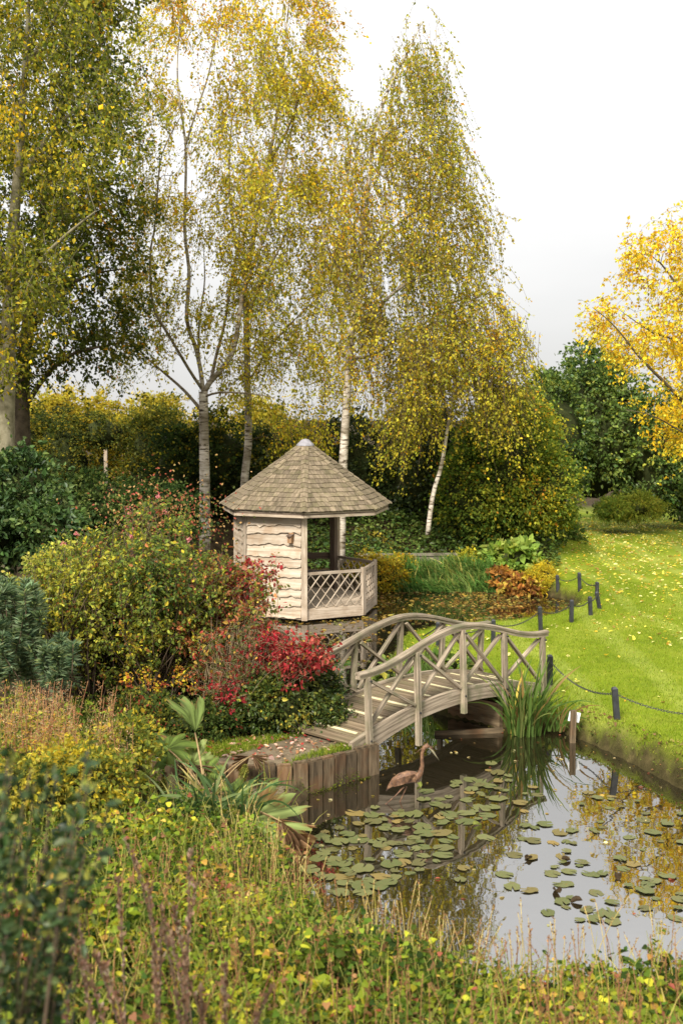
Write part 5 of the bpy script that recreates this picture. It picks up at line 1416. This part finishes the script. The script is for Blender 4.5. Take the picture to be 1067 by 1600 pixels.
clump('iris_clump', 'dark iris leaves at the left foot of the bridge', 'irises', gpt(528, 1128), 0.2, 34, (0.3, 0.6), (0.02, 0.035), pI, 0.7, (0.1, -0.2), 0.3)

# ------------------------------------------------------------------ gunnera
gu = empty('gunnera', gpt(310, 1250)); tag(gu, 'tattered gunnera with big lobed leaves and brown collapsed ones at the pond edge', 'plant')
def gun_leaf(centre, tip, side_up, R, colr, fold=0.3, pleat=0.06, nl=7, mat='leaf', spread=2.3, droop=0.15, name='leaf'):
    c = np.asarray(centre, float); ax = unit(np.asarray(tip, float) - c); up = np.asarray(side_up, float)
    nr = unit(up - (up @ ax) * ax); b = np.cross(nr, ax)
    na, nrr = nl * 12 + 1, 8
    V, C = [], []
    sd = rng.random() * 20; teeth = rng.uniform(-0.10, 0.05, na); teeth[::2] -= 0.05
    rot = rng.random() < 0.9
    for i in range(na):
        a = (i / (na - 1) - 0.5) * 2 * spread
        ph = a / (2 * spread) * nl * math.pi
        lob = 0.60 + 0.40 * abs(math.cos(ph)) ** 0.75 + teeth[i] + 0.08 * math.sin(i * 0.37 + sd)
        lob *= 1 - 0.25 * (abs(a) / spread) ** 2
        ridge = abs(math.cos(ph)) ** 8
        for j in range(nrr):
            f = j / (nrr - 1); r = f * lob * R
            pt = np.array([r * math.cos(a), r * math.sin(a), 0.0]) / R
            h = 0.13 * R * nz(pt, 3.1, sd) * f + pleat * r * math.cos(2 * ph) + fold * r * (abs(math.sin(a)) ** 1.3) - droop * r * r / R + rng.normal(0, 0.006) * f
            V.append(c + ax * r * math.cos(a) + b * r * math.sin(a) + nr * h)
            k = (0.75 + 0.6 * ridge - 0.18 * math.cos(6 * ph) * f) * rng.uniform(0.8, 1.15) * (1 + 0.25 * nz(pt, 4.0, sd + 3))
            cc = np.asarray(colr) * k
            if j == nrr - 1 and rng.random() < 0.45 or (f > 0.55 and nz(pt, 3.0, sd + 7) > 0.62): cc = np.array((0.20, 0.12, 0.045)) * rng.uniform(0.6, 1.2)
            C.append(cc)
    F = [(i * nrr + j, i * nrr + j + 1, (i + 1) * nrr + j + 1, (i + 1) * nrr + j) for i in range(na - 1) for j in range(nrr - 1)]
    return mobj(name, np.array(V), np.array(F), M[mat], gu, True, np.array(C))
gb = gpt(310, 1255)
def stalk(p, r=0.016):
    p = np.asarray(p, float); t = np.linspace(0, 1, 8)[:, None]
    s = gb + np.array([rng.normal(0, 0.12), rng.normal(0, 0.08), 0.0]); m = (s + p) / 2 + np.array([0, 0, 0.14])
    tubes('stalk', [(s * (1 - t) ** 2 + 2 * m * t * (1 - t) + p * t ** 2, np.linspace(r * 0.9, r * 0.6, 8))], 'stalkm', gu, 6)
M['stalkm'] = plain_mat('gunnera_stalk', (0.20, 0.13, 0.06), (0.34, 0.24, 0.11), 14, 0.8, 0.2, b=0.5)
LG, PG, DG2 = (0.12, 0.17, 0.035), (0.22, 0.27, 0.085), (0.065, 0.105, 0.022)
D = 12.9
for (cx, cy), (tx, ty), up, R, cl, fo, dd in (
        ((305, 1145), (276, 1070), (0.9, -0.45, 0.1), 0.50, (0.14, 0.19, 0.05), 1.0, 0.2),
        ((268, 1172), (232, 1150), (0.1, -0.5, 1.0), 0.36, DG2, 0.1, 0.1),
        ((262, 1170), (305, 1150), (-0.1, -0.55, 1.0), 0.34, LG, 0.1, 0.0),
        ((302, 1192), (316, 1156), (-0.3, -1.0, 0.2), 0.27, PG, 0.3, 0.05),
        ((322, 1208), (350, 1190), (0.0, -0.7, 0.8), 0.24, LG, 0.15, -0.1),
        ((370, 1252), (396, 1222), (0.2, -0.9, 0.6), 0.28, LG, 0.12, -0.9),
        ((386, 1284), (472, 1250), (0.0, -0.72, 0.75), 0.64, PG, 0.22, -1.25),
        ((262, 1305), (240, 1290), (0.0, -0.7, 0.8), 0.25, DG2, 0.1, -0.9)):
    c = P(cx, cy, D + dd); sp_k = 0.75 if fo > 0.8 else 1.0 if R > 0.55 else 1.9
    gun_leaf(c, P(tx, ty, D + dd), up, R, cl, fo, spread=sp_k, nl=5, pleat=0.05, droop=0.45)
    stalk(c)
BR = (0.13, 0.075, 0.04)
for (cx, cy), (tx, ty), up, R, cl, dd in (((430, 1280), (482, 1342), (0.6, -0.7, 0.3), 0.58, (0.32, 0.19, 0.10), -1.3), ((440, 1284), (456, 1352), (0.8, -0.5, 0.1), 0.5, (0.20, 0.115, 0.06), -1.4), ((318, 1200), (275, 1222), (0.1, -0.6, 0.7), 0.36, BR, -0.1),
                                          ((300, 1195), (330, 1225), (0.2, -0.8, 0.4), 0.3, (0.2, 0.13, 0.08), -0.15), ((390, 1182), (365, 1200), (0.0, -0.8, 0.5), 0.26, BR, 0.3), ((395, 1180), (415, 1198), (0.0, -0.8, 0.5), 0.22, (0.22, 0.14, 0.08), 0.3)):
    c = P(cx, cy, D + dd)
    gun_leaf(c, P(tx, ty, D + dd), up, R, cl, 0.5, 0.22, 7, 'leaf', 0.75, 0.35, 'withered_leaf')
    stalk(c, 0.013)
for (x0, y0), (x1, y1) in (((362, 1246), (342, 1203)), ((378, 1220), (384, 1194)), ((252, 1252), (256, 1215))):
    p, q = P(x0, y0, D - 0.2), P(x1, y1, D - 0.2)
    t = np.linspace(0, 1, 8)[:, None]
    tubes('flower_spike', [(p + (q - p) * t, np.array([0.022, 0.036, 0.042, 0.043, 0.04, 0.034, 0.024, 0.006]))], 'moss', gu, 10)
    m = 260; u = rng.random(m); a = rng.uniform(0, 6.283, m)
    r = np.interp(u, [0, 0.3, 0.6, 1], [0.024, 0.042, 0.04, 0.008]); axs = unit(q - p); s1 = unit(np.cross(axs, (0, 1, 0.1))); s2 = np.cross(axs, s1)
    dr = s1 * np.cos(a)[:, None] + s2 * np.sin(a)[:, None]
    leaves('seeds', p + (q - p) * u[:, None] + dr * r[:, None], dr, 0.022, pick([((0.17, 0.15, 0.03), 3), ((0.10, 0.08, 0.02), 2), ((0.3, 0.24, 0.06), 1)], m), RHOMB, 'leaf', gu)

# ------------------------------------------------------------------ lily pads
def pad_mesh(v):
    n = 22; notch = 0.16
    th = np.linspace(notch, 2 * math.pi - notch, n); ph = rng.random(4) * 6.28
    rr = 1 + 0.07 * np.sin(2 * th + ph[0]) + 0.05 * np.sin(5 * th + ph[1]) + rng.normal(0, 0.04, n)
    if v % 2: rr[rng.integers(2, n - 4):][:3] *= rng.uniform(0.55, 0.85)
    V = [(0, 0, 0.0)]
    for f, lift in ((0.55, 0.0), (1.0, 1.0)):
        for i in range(n):
            z = lift * (0.035 * np.sin(2 * th[i] + ph[2]) + 0.03 * np.sin(5 * th[i] + ph[3])) * (1.0 if v in (2, 5) else 0.25)
            V.append((f * rr[i] * math.cos(th[i]), f * rr[i] * math.sin(th[i]), max(z, -0.02)))
    T = [(0, 1 + i, 2 + i) for i in range(n - 1)]
    Q = [(1 + i, 1 + n + i, 2 + n + i, 2 + i) for i in range(n - 1)]
    return MB().add(V, Q, T).mesh('lily_pad', M['pad'], True)
pad_me = [pad_mesh(v) for v in range(6)]
padspots, padobj = [], []
LANDMARKS = [((0.66, 13.25), 'the heron'), ((-0.4, 12.3), 'the left bank iris'), ((2.7, 16.1), 'the tall iris clump'), ((3.75, 15.0), 'the near black post'),
             ((0.2, 10.4), 'the left front straw stalks'), ((2.2, 9.4), 'the front seed stalks'), ((3.9, 11.2), 'the right picture edge'), ((1.3, 14.6), 'the middle of the bridge'), ((3.3, 16.3), 'the white card')]
ORD = ['nearest', 'second nearest', 'third nearest', 'fourth nearest', 'fifth nearest', 'sixth nearest', 'seventh nearest', 'eighth nearest', 'ninth nearest', 'tenth nearest', 'eleventh nearest', 'twelfth nearest'] + ['%dth nearest' % k for k in range(13, 40)]
def label_pads():
    cells = {}
    for o, x, y, r in padobj:
        k = int(np.argmin([math.hypot(x - a[0], y - a[1]) for a, _ in LANDMARKS])); ax, ay = LANDMARKS[k][0]
        side = ('to the right' if x > ax else 'to the left') if abs(x - ax) > abs(y - ay) else ('behind it' if y > ay else 'in front of it')
        size = 'small' if r < 0.075 else 'medium' if r < 0.105 else 'large'
        cells.setdefault((k, side, size), []).append((math.hypot(x - ax, y - ay), o))
    for (k, side, size), lst in cells.items():
        lst.sort(key=lambda t: t[0])
        for i, (_, o) in enumerate(lst):
            o['label'] = '%s lily pad %s to %s, %s' % (size, ORD[i], LANDMARKS[k][1], side)
def scatter_pads(poly, n, R, group, label, mind=0.75):
    poly = np.array(poly, float); lo, hi = poly.min(0), poly.max(0); k = 0; tries = 0
    while k < n and tries < 6000:
        tries += 1
        x, y = rng.uniform(lo[0], hi[0]), rng.uniform(lo[1], hi[1])
        if not in_poly(np.array([x]), np.array([y]), poly)[0]: continue
        q = G(x, y, 0.0); r = rng.uniform(*R)
        if sdf(np.array([q[0]]), np.array([q[1]]), POND)[0] > -0.05: continue
        if any(math.hypot(q[0] - s[0], q[1] - s[1]) < (r + s[2]) * mind for s in padspots): continue
        if abs(q[0] - 0.66) < 0.2 and abs(q[1] - 13.25) < 0.25: continue
        padspots.append((q[0], q[1], r)); k += 1
        z = 0.004 + 0.0022 * (len(padspots) % 6)
        mt = Matrix.Translation((q[0], q[1], z)) @ Matrix.Rotation(rng.normal(0, 0.012), 4, 'X') @ Matrix.Rotation(rng.normal(0, 0.012), 4, 'Y') @ Matrix.Rotation(rng.uniform(0, 6.28), 4, 'Z') @ Matrix.Diagonal((r, r * rng.uniform(0.85, 1), r, 1))
        o = place(bpy.data.objects.new('lily_pad', pad_me[rng.integers(6)]), None, mt)
        tag(o, None, 'lily pad', group); padobj.append((o, q[0], q[1], r))
scatter_pads([(500, 1300), (560, 1265), (640, 1245), (720, 1215), (770, 1190), (800, 1215), (790, 1260), (720, 1300), (690, 1345), (600, 1395), (520, 1405), (480, 1360)], 120, (0.045, 0.12),
             'lily pads crowded in the dark water', 'green lily pad in the crowded raft on the dark water in front of the heron', 0.62)
scatter_pads([(760, 1200), (830, 1210), (900, 1230), (1000, 1240), (1075, 1260), (1075, 1450), (900, 1440), (760, 1400), (700, 1370), (720, 1310)], 84, (0.035, 0.10),
             'lily pads on the bright water', 'pale lily pad floating on the bright reflecting water to the right', 0.72)
label_pads()
# curled and dead pads standing out of the water
for k, ((x, y), lab) in enumerate((((870, 1395), 'withered brown lily leaf curled up behind the tallest seed stalks'), ((825, 1343), 'withered brown lily leaf curled up, leftmost on the bright water'), ((965, 1372), 'withered brown lily leaf curled up, rightmost on the bright water'),
                                   ((884, 1345), 'withered brown lily leaf curled up in the middle of the bright water'), ((900, 1410), 'withered brown lily leaf curled up, closest to the front stalks'),
                                   ((745, 1290), 'green lily leaf standing up at the right edge of the raft'), ((655, 1228), 'green lily leaf standing up just behind the heron'))):
    q = G(x, y, 0.0); V, C = [], []; nu, nv = 9, 7; R = rng.uniform(0.045, 0.065); az = rng.uniform(0, 6.28); bend = rng.uniform(1.4, 2.4)
    cl = np.array((0.06, 0.04, 0.022) if k < 5 else (0.19, 0.21, 0.05))
    for i in range(nu):
        u = i / (nu - 1) * 2 - 1; half = math.sqrt(max(0.02, 1 - u * u))
        for j in range(nv):
            w = (j / (nv - 1) * 2 - 1) * half; a = w * bend
            p = np.array([u * R, math.sin(a) / bend * R, (1 - math.cos(a)) / bend * R + 0.02 * R * rng.normal() + 0.35 * R * (u + 1) * 0.5])
            V.append(q + np.array([p[0] * math.cos(az) - p[1] * math.sin(az), p[0] * math.sin(az) + p[1] * math.cos(az), p[2] + 0.004])); C.append(cl * rng.uniform(0.7, 1.3))
    F = [(i * nv + j, i * nv + j + 1, (i + 1) * nv + j + 1, (i + 1) * nv + j) for i in range(nu - 1) for j in range(nv - 1)]
    tag(mobj('curled_lily_leaf', np.array(V), np.array(F), M['leaf'], None, True, np.array(C)), lab, 'lily leaf', 'curled lily leaves')
n = 1500
x = rng.uniform(-0.6, 4.6, n); y = rng.uniform(9.5, 17, n)
keep = (sdf(x, y, POND) < -0.04)
keep &= rng.random(n) < np.clip(0.55 * np.exp(sdf(x, y, POND) / 0.3) + 0.10, 0, 1)
p3 = np.stack([x, y, 0.004 + 0.004 * rng.random(n)], 1)[keep]; n = len(p3)
o = leaves('pond_litter', p3, rng.normal(0, 1, (n, 3)) * (1, 1, 0.04), 0.04 * np.exp(rng.normal(0, 0.35, n)), pick([((0.3, 0.2, 0.05), 3), ((0.5, 0.42, 0.2), 2), ((0.3, 0.08, 0.05), 1), ((0.12, 0.07, 0.03), 2)], n), OVAL, 'leaf', None, 6.0)
tag(o, 'small fallen leaves floating along the banks of the near pond', 'fallen leaves', kind='stuff')

# ------------------------------------------------------------------ foreground bank
def fg_region(n, y0, y1):
    y = rng.uniform(y0, y1, n); x = rng.uniform(-0.40, 0.62, n) * y
    keep = sdf(x, y, POND) > -0.12
    return x[keep], y[keep]
# leafy ground cover: stems with alternate heart-shaped leaves
x, y = fg_region(12500, 5.2, 14.5)
keep = ((x < -0.9) | (y < 10.6)) & ((x < 3.2) | (y < 8.3) | (sdf(x, y, POND) > 0.1) & (y < 9.0))
keep &= ~((x > -2.9) & (y > 13.4)) & ~((x > -2.2) & (x < -0.3) & (y > 11.6))
x, y = x[keep], y[keep]; n = len(x)
h = height(x, y)
dp = sdf(x, y, POND)
tall = np.clip(0.30 + 0.22 * nz(np.stack([x, y, x * 0], 1), 1.5) + 0.09 * rng.normal(0, 1, n) + 0.14 * sstep(-0.8, -2.2, x), 0.10, 0.85)
tall *= np.where(y < 7.5, 0.85, 1.0) * np.where(x > -0.4, 0.55 + 0.45 * sstep(0.1, 1.2, dp), 1.0)
st, lp, la, ls = [], [], [], []
for i in range(n):
    t = np.linspace(0, 1, 5)[:, None]; ln = np.array([rng.normal(0, 0.1), rng.normal(-0.03, 0.1), 0])
    b = np.array([x[i], y[i], max(h[i], 0) - 0.02])
    pts = b + np.array([0, 0, tall[i]]) * t + ln * t ** 2
    st.append((pts, np.linspace(0.0045, 0.002, 5)))
    m = rng.integers(7, 13); u = 0.25 + 0.75 * rng.random(m)
    q = b + np.array([0, 0, tall[i]]) * u[:, None] + ln * u[:, None] ** 2
    a = rng.uniform(0, 6.283, m); dr = np.stack([np.cos(a), np.sin(a), rng.uniform(-0.35, 0.35, m)], 1)
    lp.append(q + dr * 0.025); la.append(dr); ls.append(rng.uniform(0.024, 0.056, m) * (1 + 0.6 * nz(np.array([x[i], y[i], 0.0]), 1.9, 4.0)))
lp, la, ls = np.concatenate(lp), np.concatenate(la), np.concatenate(ls)
pW = [((0.028, 0.055, 0.008), 4.2), ((0.075, 0.12, 0.014), 4.6), ((0.18, 0.23, 0.022), 3.4), ((0.38, 0.36, 0.03), 2.2), ((0.42, 0.25, 0.05), 0.9), ((0.24, 0.13, 0.06), 2.0), ((0.32, 0.10, 0.06), 0.6)]
gcv = empty('ground_cover', (0, 8, 0.5)); tag(gcv, 'mass of green, yellow and rusty leaves covering the near bank', 'ground cover', kind='stuff')
tubes('stems', st, 'stemgreen', gcv, 3) if 'stemgreen' in M else None
M['stemgreen'] = plain_mat('green_stem', (0.14, 0.16, 0.03), (0.28, 0.26, 0.06), 10, 0.8, 0.2)
o = tubes('stems', st, 'stemgreen', gcv, 3); o['kind'] = 'stuff'
o = leaves('leaves', lp, la, ls, pick(pW, len(lp), key_noise(lp, 1.8, 2.0), 0.5, 0.25), HEART, 'leaf', gcv, 0.55); o['kind'] = 'stuff'

# thin upright seed stalks along the water edge
def stalks(name, label, x, y, hmin, hmax, pal_st, pal_sd, r=0.0035, seeds=14, sl=0.3, cat='stalks', ssize=0.016, kind='stuff', bot=None):
    e = empty(name, (float(np.mean(x)), float(np.mean(y)), 0.3)); tag(e, label, cat, kind=kind)
    st, sp, sa = [], [], []
    hb = np.maximum(height(x, y), 0.0) if bot is None else bot
    for i in range(len(x)):
        H = rng.uniform(hmin, hmax); ln = np.array([rng.normal(0, 0.07), rng.normal(0, 0.07), 0]) * H * 2
        t = np.linspace(0, 1, 5)[:, None]; b = np.array([x[i], y[i], hb[i] - 0.03])
        st.append((b + np.array([0, 0, H]) * t + ln * t ** 2, np.linspace(r * 1.2, r * 0.7, 5)))
        u = 1 - sl * rng.random(seeds) ** 1.2
        q = b + np.array([0, 0, H]) * u[:, None] + ln * u[:, None] ** 2
        sp.append(q + rng.normal(0, 0.004, (seeds, 3))); sa.append(rand_dir(seeds) * 0.6 + (0, 0, 0.9))
    o = tubes('stems', st, pal_st, e, 3)
    if kind: o['kind'] = kind
    sp, sa = np.concatenate(sp), np.concatenate(sa)
    o = leaves('seed_heads', sp, sa, ssize * np.exp(rng.normal(0, 0.25, len(sp))), pick(pal_sd, len(sp)), RHOMB, 'leaf', e)
    if kind: o['kind'] = kind
    return e
M['stemstraw'] = plain_mat('straw_stem', (0.30, 0.22, 0.07), (0.48, 0.38, 0.13), 10, 0.8, 0.2)
pSeed = [((0.20, 0.11, 0.05), 3), ((0.32, 0.18, 0.08), 2), ((0.36, 0.26, 0.1), 1)]
x, y = fg_region(2700, 7.4, 11.2); k = (x > -1.2) & (sdf(x, y, POND) < 0.7) & (rng.random(len(x)) < 0.45 + 0.5 * nz(np.stack([x, y, x * 0], 1), 2.2, 3.0))
stalks('seed_stalks', 'thin brown seed stalks rising before the bright water', x[k], y[k], 0.28, 0.72, 'stemstraw', pSeed)
x, y = fg_region(800, 6.2, 9.8)
stalks('seed_stalks', 'thin straw stalks mixed into the near ground cover', x, y, 0.3, 0.6, 'stemred', pSeed)
x, y = fg_region(3000, 5.6, 12.5); k = (x < 0.2) | (y < 9.0)
x, y = x[k], y[k]; b = np.stack([x, y, np.maximum(height(x, y), 0) - 0.02], 1)
blades('bank_grasses', b, rng.uniform(0.25, 0.6, len(x)), rng.normal(0, 0.16, (len(x), 2)), rng.uniform(0.004, 0.011, len(x)),
       [((0.15, 0.2, 0.03), 3), ((0.30, 0.29, 0.05), 3), ((0.45, 0.36, 0.10), 2)], 'long thin grasses growing through the near ground cover', 'grass', 'stuff')
# goldenrod-like plumes at the left
n = 130
pts = np.array([P(rng.uniform(-20, 205), rng.uniform(1060, 1200) + 0.0, 12.2 + rng.uniform(-0.7, 0.9)) for _ in range(n)])
pl = empty('plume_flowers', (pts[:, 0].mean(), pts[:, 1].mean(), 0.6)); tag(pl, 'feathery orange and cream plumes with reddish stems at the left', 'flowers')
st, lp, la, lc, ls = [], [], [], [], []
for p in pts:
    g = float(height(p[0], p[1])); b = np.array([p[0] + rng.normal(0, 0.12), p[1] + rng.normal(0, 0.12), g]); t = np.linspace(0, 1, 6)[:, None]
    st.append((b + (p - b) * t + np.array([0.05, 0, 0]) * t ** 3, np.linspace(0.006, 0.003, 6)))
    m = 60; u = rng.random(m) * 0.32
    lp.append(p + (b - p) * u[:, None] + rng.normal(0, 0.014, (m, 3)) * (0.6 + 6 * u[:, None])); la.append(rand_dir(m) + (0.2, 0, 0.2)); lc.append(pick([((0.48, 0.32, 0.18), 3), ((0.42, 0.22, 0.10), 3), ((0.55, 0.42, 0.28), 1)], m)); ls.append(rng.uniform(0.015, 0.035, m))
    m = 22; u = 0.25 + 0.7 * rng.random(m); a = rng.uniform(0, 6.283, m)
    lp.append(p + (b - p) * u[:, None]); la.append(np.stack([np.cos(a), np.sin(a), rng.uniform(-0.6, 0.3, m)], 1)); lc.append(pick([((0.42, 0.24, 0.04), 2), ((0.45, 0.34, 0.06), 3), ((0.25, 0.24, 0.05), 2), ((0.35, 0.12, 0.05), 1.2)], m)); ls.append(rng.uniform(0.05, 0.1, m))
tubes('stems', st, 'stemred', pl, 3)
leaves('foliage', np.concatenate(lp), np.concatenate(la), np.concatenate(ls), np.concatenate(lc), NARROW, 'leaf', pl)
# yellow leafy perennials below the plumes
shrub('yellow_perennial', 'bushy perennial with small yellow leaves between the plumes and the gunnera', [blob(120, 1215, 11.6, 110, 55, 0.7), blob(205, 1185, 12.2, 40, 60, 0.4), blob(40, 1230, 11.2, 80, 60, 0.6)], 7000, 0.05,
      [((0.32, 0.28, 0.04), 3), ((0.44, 0.34, 0.03), 2), ((0.17, 0.19, 0.03), 3), ((0.09, 0.12, 0.025), 2)], OVAL, cat='plants', seed=61, core=0.6, lump=0.3, loose=1.2, stems=80, stemr=0.004, freq=2.5, keyf=2)
# dry flower spikes close to the camera
x = np.array([P(px, 1500, 5.6)[0] for px in (225, 250, 262, 285, 300, 335, 350, 205, 180, 160, 330, 240, 270, 215, 310, 190, 140, 120, 170, 365, 290, 255)]); y = np.full(len(x), 5.6) + rng.normal(0, 0.35, len(x))
hb = np.full(len(x), 1.05)
e = stalks('dry_spikes', 'dry brown flower spikes out of focus in the near left foreground', x, y, 0.75, 1.15, 'twig', [((0.16, 0.09, 0.06), 3), ((0.24, 0.15, 0.10), 2), ((0.32, 0.22, 0.17), 1)], 0.005, 90, 0.55, 'flower spikes', 0.028, None, hb)
# dark shrub out of focus at the left edge, close to the camera
pN = [((0.02, 0.04, 0.012), 4), ((0.04, 0.07, 0.02), 4), ((0.09, 0.12, 0.04), 1.6), ((0.2, 0.2, 0.04), 0.6), ((0.3, 0.12, 0.13), 0.04)]
s = 3.9 / FPX
e = empty('near_shrub', (-1.05, 3.9, 0.9)); tag(e, 'dark blurred shrub close to the camera at the lower left edge', 'shrub')
st, lp, la = [], [], []
for (px, py, dd) in ((125, 1190, 0), (60, 1215, 0.1), (150, 1265, 0.1), (20, 1190, -0.1), (90, 1290, 0), (40, 1330, 0.2), (125, 1350, 0.1), (70, 1420, 0), (20, 1450, 0.1), (60, 1480, 0.2), (50, 1530, 0), (10, 1280, 0), (30, 1590, 0.1), (60, 1580, 0.1), (-20, 1380, 0.1), (-30, 1500, 0)):
    for rep in range(3):
        tip = P(px + rng.normal(0, 16), py + rng.normal(0, 14), 3.9 + dd + rng.normal(0, 0.15)); b = np.array([-1.25 + rng.normal(0, 0.1), 3.95 + rng.normal(0, 0.1), 0.9])
        t = np.linspace(0, 1, 7)[:, None]; md = (tip + b) / 2 + np.array([-0.1, 0, 0.2])
        pts = b * (1 - t) ** 2 + 2 * md * t * (1 - t) + tip * t ** 2
        st.append((pts, np.linspace(0.007, 0.002, 7)))
        m = 38; u = 0.6 + 0.42 * rng.random(m) ** 0.7
        q = np.stack([np.interp(u, t[:, 0], pts[:, j]) for j in range(3)], 1) + rng.normal(0, 0.02, (m, 3))
        lp.append(q); la.append(rand_dir(m) + (0, -0.2, 0.3))
tubes('stems', st, 'twig', e, 4)
lp = np.concatenate(lp)
leaves('foliage', lp, np.concatenate(la), 0.042 * np.exp(rng.normal(0, 0.2, len(lp))), pick(pN, len(lp)), OVAL, 'leaf_gloss', e)
